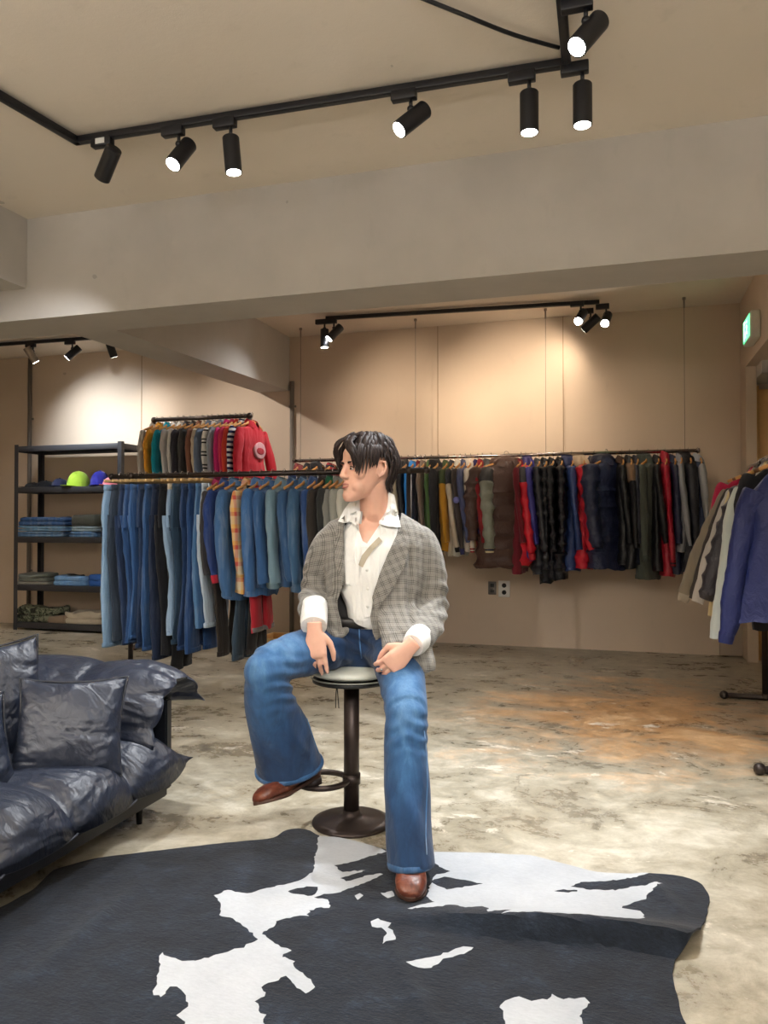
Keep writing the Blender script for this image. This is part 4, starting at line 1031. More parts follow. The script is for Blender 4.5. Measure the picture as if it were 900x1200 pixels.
BL = [[(337, 1048), (345, 1044), (360, 1042), (372, 1042), (371, 1048), (365, 1053), (350, 1051)],
      [(506, 1036), (520, 1031), (540, 1034), (567, 1040), (545, 1043), (525, 1046), (512, 1042)],
      [(649, 1047), (660, 1045.5), (678, 1046), (676, 1048), (660, 1049)]]
outl = smooth_poly(RUG, .004, .02, 1)
# round the outline a little
outl = [tuple((np.array(outl[i - 1]) + 2 * np.array(outl[i]) + np.array(outl[(i + 1) % len(outl)])) / 4) for i in range(len(outl))]
whp = [smooth_poly(p, .0045, .011, 10 + i) for i, p in enumerate(WH)]
blp = [smooth_poly(p, .0035, .011, 40 + i) for i, p in enumerate(BL)]
def inside(poly, X, Y):
    P = np.array(poly); c = np.zeros(len(X), bool); j = len(P) - 1
    for i in range(len(P)):
        xi, yi = P[i]; xj, yj = P[j]
        if yi != yj:
            k = ((yi > Y) != (yj > Y)) & (X < (xj - xi) * (Y - yi) / (yj - yi) + xi); c ^= k
        j = i
    return c
def lower(poly): return [p for p in poly]
allv = []; edges = []
for pl in [outl] + whp + blp:
    o = len(allv); n = len(pl); allv += [Vector(p) for p in pl]; edges += [(o + i, o + (i + 1) % n) for i in range(n)]
O2 = np.array(outl); lo, hi = O2.min(0), O2.max(0)
gx, gy = np.meshgrid(np.arange(lo[0], hi[0], .022), np.arange(lo[1], hi[1], .022)); gx = gx.ravel(); gy = gy.ravel()
k = inside(outl, gx, gy)
rr_ = np.random.RandomState(3)
allv += [Vector((x + a, y + b)) for x, y, a, b in zip(gx[k], gy[k], rr_.uniform(-.004, .004, k.sum()), rr_.uniform(-.004, .004, k.sum()))]
vo, eo, fo, _, _, _ = geo.delaunay_2d_cdt(allv, edges, [], 0, 1e-6)
V = np.array([tuple(v) for v in vo]); Fc = [tuple(f) for f in fo]
cen = np.array([V[list(f)].mean(0) for f in Fc])
keep = inside(outl, cen[:, 0], cen[:, 1])
wh = np.zeros(len(Fc), bool)
for p in whp: wh |= inside(p, cen[:, 0], cen[:, 1])
for p in blp: wh &= ~inside(p, cen[:, 0], cen[:, 1])
Fk = [f for f, kk in zip(Fc, keep) if kk]; whk = wh[keep]
# relief: a raised fold that runs across the hide, gentle waves, lifted rim
def fold_h(X, Y):
    L = np.array([at_z(*q, 0)[:2] for q in ((420, 1078), (500, 1083), (590, 1096), (680, 1103), (760, 1112), (840, 1122))])
    best = np.full(len(X), 9.0); par = np.zeros(len(X)); sg = np.zeros(len(X))
    for i in range(len(L) - 1):
        a, b = L[i], L[i + 1]; d_ = b - a; l2 = d_ @ d_
        t_ = np.clip(((X - a[0]) * d_[0] + (Y - a[1]) * d_[1]) / l2, 0, 1)
        qx, qy = a[0] + t_ * d_[0], a[1] + t_ * d_[1]
        ds = np.hypot(X - qx, Y - qy); s_ = np.sign(d_[0] * (Y - a[1]) - d_[1] * (X - a[0]))
        m_ = ds < best; best[m_] = ds[m_]; par[m_] = i + t_[m_]; sg[m_] = s_[m_]
    h = np.where(sg > 0, np.exp(-(best / .10) ** 2), np.exp(-(best / .022) ** 2))
    return .056 * h * sstep(0, 2.6, par) * (1 - .15 * sstep(4.2, 5, par))
h = fold_h(V[:, 0], V[:, 1])
P3 = np.column_stack([V, np.zeros(len(V))])
def line_bump(px0, px1, amp, wdt):
    a, b = at_z(*px0, 0)[:2], at_z(*px1, 0)[:2]; d_ = b - a; t_ = np.clip(((V - a) @ d_) / (d_ @ d_), 0, 1)
    ds = np.linalg.norm(V - a - t_[:, None] * d_, axis=1)
    return amp * np.exp(-(ds / wdt) ** 2) * np.sin(np.clip(t_, .02, .98) * math.pi) ** .5
z = .006 + .003 * (1 + fnoise(P3, 5, 2, 2)) + h + line_bump((446, 1090), (520, 1240), .008, .02) + line_bump((40, 1150), (160, 1040), .010, .03) + line_bump((560, 1010), (600, 1060), .006, .03) + line_bump((755, 1026), (800, 1075), .008, .02)
n = len(V)
verts = [(a, b, c) for (a, b), c in zip(V, z)] + [(a, b, max(.0005, c - .006)) for (a, b), c in zip(V, z)]
faces = list(Fk) + [tuple(i + n for i in reversed(f)) for f in Fk]
ec = {}
for f in Fk:
    for i in range(len(f)):
        e = (f[i], f[(i + 1) % len(f)]); ec[e] = 1
for (a, b) in list(ec):
    if (b, a) not in ec: faces.append((b, a, a + n, b + n))
me = bpy.data.meshes.new('cowhide_rug'); me.from_pydata(verts, [], faces); me.update()
def m_hide(dark):
    t = NT('cowhide'); f1 = t.noise(t.coord((1, 1, 1)), 9, 5, .7); f2 = t.noise(t.coord((60, 160, 40), (0, 0, .5)), 1.0, 4, .7); f3 = t.noise(t.coord(), 3, 4)
    if dark:
        col = t.ramp(t.math('ADD', t.math('MULTIPLY', f1, .6), t.math('MULTIPLY', f2, .4)), [(.35, srgb(17, 22, 31)), (.55, srgb(28, 36, 48)), (.75, srgb(54, 66, 84))])
        return t.out(col, .85, t.bump(f2, .5, .006, t.bump(f1, .3, .02)), spec=.2, sheen=.12)
    col = t.ramp(t.math('ADD', t.math('MULTIPLY', f3, .6), t.math('MULTIPLY', f2, .4)), [(.3, srgb(164, 170, 178)), (.6, srgb(190, 195, 201)), (.8, srgb(208, 212, 216))])
    return t.out(col, .75, t.bump(f2, .3, .004), spec=.3, sheen=.15)
rug = link('cowhide_rug', me, [m_hide(True), m_hide(False)])
mi = np.zeros(len(me.polygons), np.int32); mi[:len(Fk)] = whk; me.polygons.foreach_set('material_index', mi)
tag(rug, 'black and white cowhide rug with a raised fold on the concrete floor', 'rug')

# ================================================================ SOFA
@cached
def m_leather():
    t = NT('soft_leather'); w1 = t.noise(t.coord((4, 4, 7)), 1.0, 2, .45, 1.2); w2 = t.noise(t.coord((7, 16, 9), (0, 0, .6)), 1.0, 2, .5, 1.0); g = t.noise(t.coord(), 260, 2)
    w3 = t.noise(t.coord((16, 26, 18), (0.4, 0, .3)), 1.0, 3, .5, 1.6); nr = t.bump(w1, .55, .06); nr = t.bump(w2, .38, .03, nr); nr = t.bump(w3, .30, .012, nr); nr = t.bump(g, .05, .001, nr)
    return t.out(t.mix(w1, srgb(22, 28, 42), srgb(38, 46, 64)), .42, nr, spec=.6)
LEA = m_leather()
SO = np.array([-.78, 2.97]); sa = np.array([-.30, -.954]); sb = np.array([-.954, .30])
def sp(a, b, z): q = SO + sa * a + sb * b; return cw(q[0], q[1], z)
sofa = thing('sofa', 'low puffy black leather sofa with draped end cushion beside the hide rug', 'sofa', sp(.9, .4, 0))
def grid_pad(fn, nu, nv, name, mat, parent, seed, wr=.012):
    """closed pad from a two-sided parametric sheet fn(u, v, side)"""
    U, Vv = np.meshgrid(np.linspace(0, 1, nu), np.linspace(0, 1, nv), indexing='ij')
    top = np.array([fn(u, v, 1) for u, v in zip(U.ravel(), Vv.ravel())]); bot = np.array([fn(u, v, -1) for u, v in zip(U.ravel(), Vv.ravel())])
    idx = lambda i, j: i * nv + j
    n_ = nu * nv; fs = []
    for i in range(nu - 1):
        for j in range(nv - 1):
            fs.append((idx(i, j), idx(i + 1, j), idx(i + 1, j + 1), idx(i, j + 1)))
            fs.append((n_ + idx(i, j), n_ + idx(i, j + 1), n_ + idx(i + 1, j + 1), n_ + idx(i + 1, j)))
    rim = [idx(i, 0) for i in range(nu)] + [idx(nu - 1, j) for j in range(1, nv)] + [idx(i, nv - 1) for i in range(nu - 2, -1, -1)] + [idx(0, j) for j in range(nv - 2, 0, -1)]
    for k in range(len(rim)):
        a, b = rim[k], rim[(k + 1) % len(rim)]; fs.append((b, a, n_ + a, n_ + b))
    m = MB().add(np.vstack([top, bot]), fs); me = m.mesh(name)
    bm = bmesh.new(); bm.from_mesh(me); bmesh.ops.remove_doubles(bm, verts=bm.verts, dist=.0008); bmesh.ops.recalc_face_normals(bm, faces=bm.faces); bm.to_mesh(me); bm.free()
    v, nn = get_vn(me)
    d = wr * (fnoise(v, 8, seed, 2) * .6 - .9 * np.abs(fnoise(v * np.array([1, 1, .8]), 10, seed + 5, 2)) ** .6 + .5)
    set_v(me, v + nn * d[:, None])
    return link(name, me, mat, parent, world=True, sharp=None)
def pil(t, p=2.2): return max(0.0, 1 - abs(2 * t - 1) ** p)
LOBE = .30
def seat_fn(u, v, s):
    a = -.02 + u * 2.0; b = -.03 + v * .93
    lob = abs(math.sin(a / LOBE * math.pi)) ** .45
    edge = (1 - max(0, 1 - v / .22) ** 2.4) * (1 - max(0, 1 - (1 - v) / .22) ** 2.4)
    enda = (1 - max(0, 1 - u / .10) ** 2.2) * (1 - max(0, 1 - (1 - u) / .1) ** 2.2)
    near = math.exp(-v * 2.6)
    h = edge ** .6 * enda ** .6
    zseam = .165 + .04 * math.exp(-a / .12)
    pucker = (1 - lob) * near
    if s > 0: z = zseam + h * (.165 - .10 * pucker)
    else: z = zseam - h * (.05)
    b2 = b + .03 * pucker * (1 - min(1, v * 5)) - .035 * lob * math.exp(-((v - .1) / .09) ** 2) * s
    return sp(a - .03 * math.exp(-a / .05) * math.exp(-v * 8), b2, z)
grid_pad(seat_fn, 150, 60, 'seat_pad', LEA, sofa, 3, .012)
DRAPE = catmull([(.18, .27), (.15, .36), (.095, .46), (.01, .515), (-.07, .52), (-.14, .475), (-.19, .40)], 60)
def arm_fn(u, v, s):
    b = .0 + v * .98
    a, z = DRAPE[int(round(u * 59))]
    i = int(round(u * 59)); d = DRAPE[min(59, i + 1)] - DRAPE[max(0, i - 1)]; d /= np.linalg.norm(d); nn = np.array([-d[1], d[0]]) * -1
    eu = (1 - max(0, 1 - u / .22) ** 2.2) * (1 - max(0, 1 - (1 - u) / .22) ** 2.2)
    ev = (1 - max(0, 1 - v / .20) ** 2.4) * (1 - max(0, 1 - (1 - v) / .2) ** 2.4)
    puck = (1 - abs(math.sin((u * 5.5 + .1 * math.sin(v * 9)) * math.pi)) ** .5) * math.exp(-v * 7)
    lob = (1 - abs(math.sin(v * .98 / .42 * math.pi + .2)) ** .4) * .035
    th = (eu * ev) ** .55 * (.058 - .035 * puck) - lob * (eu * ev)
    th = max(th, .001)
    a2, z2 = np.array([a, z]) + nn * th * s * (1.0 if s > 0 else .8)
    return sp(a2, b + .03 * puck + .05 * (1 - math.sin(u * math.pi)) * 0, z2)
grid_pad(arm_fn, 60, 90, 'arm_pad', LEA, sofa, 21, .010)
DKF = m_plain((22, 24, 30), .45)
def sbox(a0, a1, b0, b1, z0, z1, name):
    P = [sp(a, b, z) for z in (z0, z1) for a, b in ((a0, b0), (a1, b0), (a1, b1), (a0, b1))]
    me = MB().add(P, [(3, 2, 1, 0), (4, 5, 6, 7), (0, 1, 5, 4), (1, 2, 6, 5), (2, 3, 7, 6), (3, 0, 4, 7)]).mesh(name)
    bm = bmesh.new(); bm.from_mesh(me); bmesh.ops.recalc_face_normals(bm, faces=bm.faces); bmesh.ops.bevel(bm, geom=list(bm.edges), offset=.006, segments=2, affect='EDGES'); bm.to_mesh(me); bm.free()
    return link(name, me, DKF, sofa, world=True)
sbox(.02, 1.96, .04, .86, .085, .15, 'base_frame')
sbox(-.055, -.015, .07, .95, .09, .44, 'arm_board')
sbox(-.055, 1.98, .90, .95, .09, .55, 'back_board')
for a, b in ((.10, .11), (1.85, .11), (.10, .85), (1.85, .85)):
    MB().cyl(tuple(sp(a, b, .09)), tuple(sp(a, b, 0)), .015, .011, 12).build('leg', m_plain((16, 16, 18), .35, .5), sofa, world=True)
# seam piping along the front of the seat
seam = [sp(a - .02, -.031 + .03 * (1 - abs(math.sin(a / LOBE * math.pi)) ** .45), .163 + .04 * math.exp(-a / .12)) for a in np.linspace(0.0, 1.9, 90)]
MB().tube(seam, .0035, 6).build('seam_piping', m_plain((50, 54, 64), .4), sofa, world=True)
def cushion(center, right, up, w_, h_, th, label, seed):
    right = np.array(right, float); up = np.array(up, float); right /= np.linalg.norm(right); up -= right * (up @ right); up /= np.linalg.norm(up); nrm = np.cross(right, up)
    t = thing('sofa_cushion', label, 'cushion', center, 0, 'loose cushions on the black sofa')
    c = np.array(center)
    def fn(u, v, s):
        x, y = (u - .5) * w_, (v - .5) * h_
        pin = 1 - .10 * (1 - abs(2 * v - 1) ** 2) * abs(2 * u - 1) ** 6; pin2 = 1 - .10 * (1 - abs(2 * u - 1) ** 2) * abs(2 * v - 1) ** 6
        e = (pil(u, 2.6) * pil(v, 2.6)) ** .55
        k_ = .12 * math.sin(u * 9 + v * 4) * (1 - e)
        return c + right * x * pin + up * y * pin2 + nrm * (s * th / 2 * e * (1 + k_) - .03 * (2 * v - 1) ** 2 * 0)
    grid_pad(fn, 50, 50, 'cushion_cover', LEA, t, seed, .012)
    rim = [fn(u, 0, 0) for u in np.linspace(0, 1, 20)] + [fn(1, v, 0) for v in np.linspace(0, 1, 20)[1:]] + [fn(u, 1, 0) for u in np.linspace(1, 0, 20)[1:]] + [fn(0, v, 0) for v in np.linspace(1, 0, 20)[1:-1]]
    MB().tube(rim, .004, 6, closed=True).build('cushion_piping', m_plain((30, 34, 44), .4), t, world=True)
    return t
ax = lambda x, d, z: np.array(cw(x, d, z)) - np.array([0, 0, 0])
rv = cw(1, 0, 0)
cushion(cw(-1.075, 2.66, .425), cw(.97, .22, -.02), cw(.10, .42, .85), .36, .34, .15, 'square black leather cushion leaning on the sofa end', 51)
cushion(cw(-1.42, 2.72, .465), cw(.80, .50, .1), cw(.22, .30, .86), .44, .46, .17, 'large black leather cushion with peaked corner against the sofa back', 67)
cushion(cw(-1.36, 2.42, .40), cw(.62, .72, 0), cw(-.25, .25, .86), .40, .34, .15, 'crumpled black leather cushion at the edge of the view', 71)
# ================================================================ THE SEATED MAN
PB = 2.7
man = thing('person', 'person with dark parted hair in grey checked blazer and flared jeans on the bar stool', 'person', cw(0, PB, 0), TH)
def pp(px, py, d): return np.array([(px - 450) / FPX * d, d - PB, CAM_H - (py - 614) / FPX * d])
def pr(px, d): return px / FPX * d
EYE = Vector((0, -PB, CAM_H))
def pdir(px, py): return Vector(((px - 450) / FPX, 1, -(py - 614) / FPX)).normalized()
def m_skin():
    t = NT('skin'); f = t.noise(t.coord(), 30, 4)
    t.b.inputs['Subsurface Weight'].default_value = .12; t.b.inputs['Subsurface Radius'].default_value = (.012, .005, .003)
    return t.out(t.mix(f, srgb(206, 158, 136), srgb(224, 178, 156)), .5, t.bump(t.noise(t.coord(), 300, 2), .08, .001), spec=.35)
SKIN = m_skin()
def m_glen(rot=0.0):
    t = NT('glen_check'); sp_ = t.n('ShaderNodeSeparateXYZ'); t.l(t.coord((1, 1, 1), (0, rot, 0)), sp_.inputs[0])
    nz = t.noise(t.coord(), 7, 2)
    u = t.math('ADD', t.math('MULTIPLY_ADD', sp_.outputs[1], .55, sp_.outputs[0]), t.math('MULTIPLY', nz, .02)); w_ = t.math('ADD', t.math('MULTIPLY_ADD', sp_.outputs[1], .35, sp_.outputs[2]), t.math('MULTIPLY', nz, .014))
    big = lambda s: t.math('LESS_THAN', t.math('FRACT', t.math('MULTIPLY', s, 33)), .60)
    fin = lambda s: t.math('LESS_THAN', t.math('FRACT', t.math('MULTIPLY', s, 165)), .5)
    bu, bw, fu, fw = big(u), big(w_), fin(u), fin(w_)
    su = t.math('MULTIPLY', bu, fu); sw_ = t.math('MULTIPLY', bw, fw)
    tone = t.math('MULTIPLY', t.math('ADD', su, sw_), .5)
    both = t.math('MULTIPLY', bu, bw)
    tone = t.math('ADD', tone, t.math('MULTIPLY', both, .18))
    tone = t.math('ADD', t.math('MULTIPLY', tone, .55), t.math('MULTIPLY', t.math('ADD', fu, fw), .21))
    thin = t.math('LESS_THAN', t.math('FRACT', t.math('MULTIPLY', u, 33)), .08)
    col = t.ramp(tone, [(0.0, srgb(156, 153, 146)), (.5, srgb(112, 109, 104)), (1.0, srgb(58, 57, 55))])
    col = t.mix(t.math('MULTIPLY', thin, .16), col, srgb(226, 226, 220))
    col = t.mix(t.math('MULTIPLY', t.noise(t.coord(), 420, 2), .5), col, srgb(110, 106, 98))
    f1 = t.noise(t.coord((7, 7, 5)), 1.2, 3, .5, 1.0)
    return t.out(col, .92, t.bump(f1, .6, .03), sheen=.15)
GLEN = m_glen(); GLEN_R = m_glen(.42); GLEN_L = m_glen(-.3)
WHITE = m_fabric((232, 232, 228), .85, 500, .05, .6)

# ---------------------------------------------------------------- body: one continuous surface
mb = MB()
fa = R(57); fx = np.array([math.cos(fa), -math.sin(fa), 0.0]); fwd = np.array([-math.sin(fa), -math.cos(fa), -.05]); fwd /= np.linalg.norm(fwd)
up = np.array([.02, -.03, 1.0]); up -= fwd * (up @ fwd); up /= np.linalg.norm(up); fx = np.cross(fwd, up)   # his left
HC = pp(430, 550, 2.82)
def hp(x, y, z): return HC + fx * x + fwd * y + up * z
HM = Matrix((fx, fwd, up)).transposed()
head = [(-.1155, .010, .088, .064), (-.112, .020, .096, .045), (-.103, .029, .099, .018), (-.088, .040, .097, -.012), (-.066, .049, .093, -.040), (-.042, .058, .091, -.068), (-.016, .066, .088, -.088), (.008, .068, .086, -.095), (.034, .072, .089, -.099), (.060, .072, .088, -.097), (.084, .062, .076, -.086), (.102, .045, .052, -.064), (.112, .024, .026, -.036), (.1155, .008, .008, -.012)]
rs = []
for z, wx, f, b in head:
    ring = []
    for j in range(36):
        t_ = 2 * math.pi * j / 36; c, s = math.cos(t_), math.sin(t_)
        cy = (f + b) / 2; ry = (f - b) / 2
        p_ = 2.25 if s > 0 else 2.1
        x = wx * math.copysign(abs(c) ** (2 / p_), c); y = cy + ry * math.copysign(abs(s) ** (2 / p_), s)
        ring.append(tuple(hp(x, y, z)))
    rs.append(ring)
mb.rings(rs)
def he(c, r, rot=None):
    M = HM if rot is None else HM @ rot
    mb.ell(hp(*c), r, M, 14, 10)
# nose, brow, cheeks, lips, chin
mb.tube([hp(0, .080, .026), hp(0, .089, .008), hp(0, .099, -.010), hp(0, .1055, -.023), hp(0, .100, -.031)], [(.009, .010), (.0085, .010), (.010, .011), (.0125, .011), (.010, .006)], 14, ref=tuple(fwd))
for s in (-1, 1):
    he((s * .0125, .094, -.027), (.0085, .011, .0075))
    he((s * .030, .080, .025), (.024, .011, .0075))
    he((s * .042, .056, -.016), (.021, .022, .022))
    he((s * .030, .054, -.062), (.022, .03, .026))
    he((s * .030, .0765, .0065), (.0175, .0105, .0095))     # closed-over lid volume around the eye
    # ear
    mb.tube([hp(s * .069, -.004, .020), hp(s * .078, -.012, .028), hp(s * .084, -.026, .024), hp(s * .083, -.030, .006), hp(s * .078, -.021, -.016), hp(s * .070, -.008, -.028), hp(s * .068, -.003, -.012)], [.004, .0052, .0055, .0055, .006, .0066, .004], 8)
    he((s * .071, -.014, .002), (.005, .013, .024))
he((0, .093, -.0525), (.0185, .0085, .0058)); he((0, .0925, -.0635), (.0155, .0085, .0062)); he((0, .088, -.092), (.021, .014, .017)); he((0, .088, -.042), (.012, .009, .010))
# neck, chest and shoulders
NB = pp(441, 618, 2.90)
mb.tube([hp(0, -.030, .0), hp(0, -.028, -.06), (hp(0, -.026, -.10) * .6 + NB * .4), NB + np.array([0, 0, .02]), NB + np.array([0, .01, -.05])], [(.052, .056), (.052, .055), (.053, .055), (.060, .058), (.085, .066)], 24, ref=tuple(fwd))
# the cord of muscle from ear to breastbone
mb.tube([hp(.040, -.036, -.055), hp(.024, -.026, -.10), pp(430, 622, 2.865)], [.010, .011, .008], 10)
mb.tube([hp(-.046, -.036, -.045), hp(-.032, -.022, -.10), pp(421, 622, 2.86)], [.009, .010, .008], 10)
def ring_at(px, py, d, hw, hd, n=32, p=2.4, tilt=0.0):
    c = pp(px, py, d); return [tuple(c + np.array([hw * math.copysign(abs(math.cos(a)) ** (2 / p), math.cos(a)), hd * math.copysign(abs(math.sin(a)) ** (2 / p), math.sin(a)), tilt * math.cos(a) * hw])) for a in np.linspace(0, 2 * math.pi, n, endpoint=False)]
mb.rings([ring_at(437, 610, 2.89, .07, .055), ring_at(438, 622, 2.89, .14, .070), ring_at(438, 640, 2.885, .15, .080), ring_at(438, 670, 2.89, .11, .075), ring_at(436, 710, 2.91, .085, .06), ring_at(428, 745, 2.93, .11, .07), ring_at(426, 765, 2.94, .11, .07)])
SR, ER, WR_ = pp(388, 636, 2.90), pp(367, 700, 2.98), pp(369, 739, 2.685)
SL, EL, WL_ = pp(492, 638, 2.90), pp(508, 712, 2.93), pp(479, 759, 2.60)
for S_, E_, W_ in ((SR, ER, WR_), (SL, EL, WL_)):
    mb.tube(catmull([S_, (S_ + E_) / 2, E_], 7), [.048, .047, .045, .043, .041, .038, .036], 14)
    mb.tube(catmull([E_, (E_ + W_) / 2, W_], 7), [(.036, .036), (.038, .037), (.037, .035), (.034, .031), (.031, .027), (.028, .023), (.027, .021)], 14)
    mb.ell(E_, (.037, .037, .037))
def hand(W_, h, thumb, curls, spread, mirror, tcurl, lens=(.070, .078, .072, .056), sc=1.0):
    h = np.array(h, float); h /= np.linalg.norm(h); t_ = np.array(thumb, float); t_ -= h * (t_ @ h); t_ /= np.linalg.norm(t_)
    bk = np.cross(h, t_) * mirror            # back of the hand
    Kn = W_ + h * .092 * sc
    mb.tube([W_ - h * .03, W_, W_ + h * .03, W_ + h * .06, W_ + h * .084, W_ + h * .094], [(.026, .020), (.027, .019), (.034, .018), (.039, .0165), (.040, .014), (.036, .010)], 16, ref=tuple(bk), power=2.5)
    tips = []
    for i, L in enumerate(lens):
        off = (1.5 - i) * .0196
        root = W_ + h * (.086 - .006 * abs(i - 1.2)) * sc + t_ * off
        d = h + t_ * (1.5 - i) * spread; d /= np.linalg.norm(d)
        c1, c2, c3 = curls[i]; p = root - d * .012; pts = [p, root]; 
        ax_ = bk
        cur = d; nb = bk.copy()
        for seg, ang in ((.46, c1), (.31, c2), (.23, c3)):
            a_ = R(ang); nd = cur * math.cos(a_) - nb * math.sin(a_); nb = nb * math.cos(a_) + cur * math.sin(a_); cur = nd
            for q in (.5, 1.0): pts.append(pts[-1] + cur * L * seg * .5 * sc)
        rr = [.0098, .0100, .0086, .0092, .0080, .0084, .0074, .0060] if i < 3 else [.0086, .0088, .0075, .0080, .0070, .0072, .0064, .0052]
        mb.tube(pts, rr, 10); mb.ell(pts[-1], (.0062,) * 3, nu=10, nv=8); mb.ell(root + bk * .003, (.0098, .0098, .0085), nu=10, nv=8)
        tips.append((pts, nb))
    th0 = W_ + h * .018 + t_ * .020 - bk * .006
    th1 = th0 + (h * .62 + t_ * .62 - bk * .30) * .045; th2 = th1 + (h * .9 + t_ * (.35 - tcurl) - bk * .2) * .034; th3 = th2 + (h * .95 + t_ * (.1 - tcurl) - bk * .22) * .027
    mb.tube([th0, (th0 + th1) / 2, th1, (th1 + th2) / 2, th2, (th2 + th3) / 2, th3], [.017, .016, .0125, .0105, .0108, .0095, .007], 10); mb.ell(th3, (.0072,) * 3, nu=10, nv=8)
    return tips
TR = hand(WR_, (.06, -.16, -.98), (.94, -.10, .0), [(8, 14, 8), (18, 22, 12), (26, 28, 14), (32, 30, 16)], .05, 1, .10)
TL = hand(WL_, (-.70, -.10, -.66), (-.62, -.06, .70), [(24, 40, 22), (26, 42, 24), (26, 42, 24), (28, 42, 24)], .05, -1, .45)
# legs inside the jeans, down into the boots
HR, KR, AR = pp(408, 755, 2.93), pp(307, 786, 2.60), pp(356, 893, 2.80)
HL, KL, AL = pp(448, 754, 2.91), pp(477, 838, 2.52), pp(480, 1012, 2.455)
for H_, K_, A_ in ((HR, KR, AR), (HL, KL, AL)):
    mb.tube(catmull([H_, (H_ + K_) / 2, K_], 6), [.05, .054, .052, .050, .046, .044], 14); mb.ell(K_, (.045, .045, .045))
    mb.tube(catmull([K_, K_ * .6 + A_ * .4, A_], 6), [.042, .046, .046, .042, .036, .032], 14)
bme = fuse(mb, .0030, 6, .5)
body = link('body', bme, SKIN, man, sharp=None)
# ---- nails and ring
NAIL = m_plain((226, 178, 164), .3)
for tips in (TR, TL):
    for pts, nb in tips:
        e = pts[-1] * .62 + pts[-2] * .38
        ax_ = (pts[-1] - pts[-2]); ax_ /= np.linalg.norm(ax_); sd = np.cross(ax_, nb)
        MB().ell(e + nb * .0048, (.0042, .0058, .0016), Matrix((sd, ax_, nb)).transposed(), 10, 6).build('fingernail', NAIL, body)
pts, nb = TL[1]; a_, b_ = pts[1], pts[3]; dirn = (b_ - a_) / np.linalg.norm(b_ - a_); c_ = a_ * .45 + b_ * .55
u1 = nb; u2 = np.cross(dirn, nb)
ringo = MB().tube([c_ + (u1 * math.cos(k) + u2 * math.sin(k)) * .0102 for k in np.linspace(0, 2 * math.pi, 24, endpoint=False)], .0026, 8, closed=True)
ringo.ell(c_ + u1 * .0125, (.0052,) * 3, nu=10, nv=6)
ro = ringo.build('finger_ring', m_plain((222, 220, 214), .18, 1.0), body); ro['label'] = 'silver ring on a finger'
# ---- eyes, brows, lips
for s in (-1, 1):
    e = MB().ell(hp(s * .031, .0800, .0030), (.0105, .0098, .0052), HM, 18, 12).build('eye', m_plain((186, 176, 168), .3), body)
    gz = np.array([-.0015 * 0 + .0, .0091, 0.0])
    MB().ell(hp(s * .031 - .001, .0872, .0030), (.0050, .0034, .0046), HM, 14, 8).build('iris', m_plain((30, 20, 16), .12), body)
    m = MB(); m.tube([hp(s * (.031 + dx), .0905 - abs(dx - .0) * .45 - .002, .0115 - dx * dx * 28) for dx in np.linspace(-.0135, .0135, 9)], [(.0012, .0018)] * 9, 6, ref=tuple(up)); m.build('eyelash_line', m_plain((30, 22, 20), .7), body)
    m = MB(); m.tube([hp(s * (.031 + dx), .0945 - .5 * abs(dx + .004) ** 1.25 * 4.2, .0265 - 9 * (dx - .004) ** 2) for dx in np.linspace(-.018, .021, 10)], [(.0016, .0020), (.002, .0034), (.0022, .004), (.0022, .004), (.0022, .004), (.0022, .0036), (.002, .0032), (.0018, .003), (.0014, .0022), (.001, .0014)], 8, ref=tuple(up)); m.build('eyebrow', m_plain((38, 28, 26), .9, 0, .5, 300), body)
LIP = m_plain((176, 108, 100), .42)
for z0, y0, h_ in ((-.0535, .1015, .0030), (-.0625, .1005, .0036)):
    m = MB(); m.tube([hp(dx, y0 - 22 * dx * dx, z0 + (.002 if z0 > -.06 else -.001) * math.cos(dx / .021 * 1.57) - 6 * dx * dx * (0 if z0 > -.06 else -1) ) for dx in np.linspace(-.021, .021, 11)], [(max(.0006, .0024 * math.cos(dx / .022 * 1.5)), max(.0007, h_ * math.cos(dx / .022 * 1.5))) for dx in np.linspace(-.021, .021, 11)], 8, ref=tuple(up)); m.build('lip', LIP, body)

# ---------------------------------------------------------------- hair: a cap and many locks
def m_hair():
    t = NT('hair'); f = t.noise(t.coord((90, 90, 12)), 1.0, 4, .6)
    return t.out(t.mix(f, srgb(18, 14, 14), srgb(58, 45, 42)), .5, t.bump(f, .6, .004), spec=.35)
HAIR = m_hair()
mb2 = MB(); rs = []
def scalp(th, ph, off=0.0):
    """th: angle from crown, ph: azimuth (0 = forward, + = his left)"""
    d = np.array([math.sin(th) * math.sin(ph), math.sin(th) * math.cos(ph), math.cos(th)])
    r = np.array([.0735, .096, .1]) + off
    return np.array([0, -.006, .016]) + d * r
rgh = random.Random(8)
for i in range(13):     # cap over crown, sides and nape
    rs.append([])
    for j in range(40):
        ph = -math.pi + 2 * math.pi * j / 40
        lim = 1.10 + .26 * sstep(.5, 1.1, abs(ph)) + .70 * sstep(1.85, 2.5, abs(ph))
        th = float(lim) * i / 12
        rs[-1].append(tuple(hp(*scalp(max(th, .01), ph, .006 if i < 12 else -.002))))
mb2.rings(rs, cap=False)
hair = mb2.build('hair', HAIR, man, sharp=None)
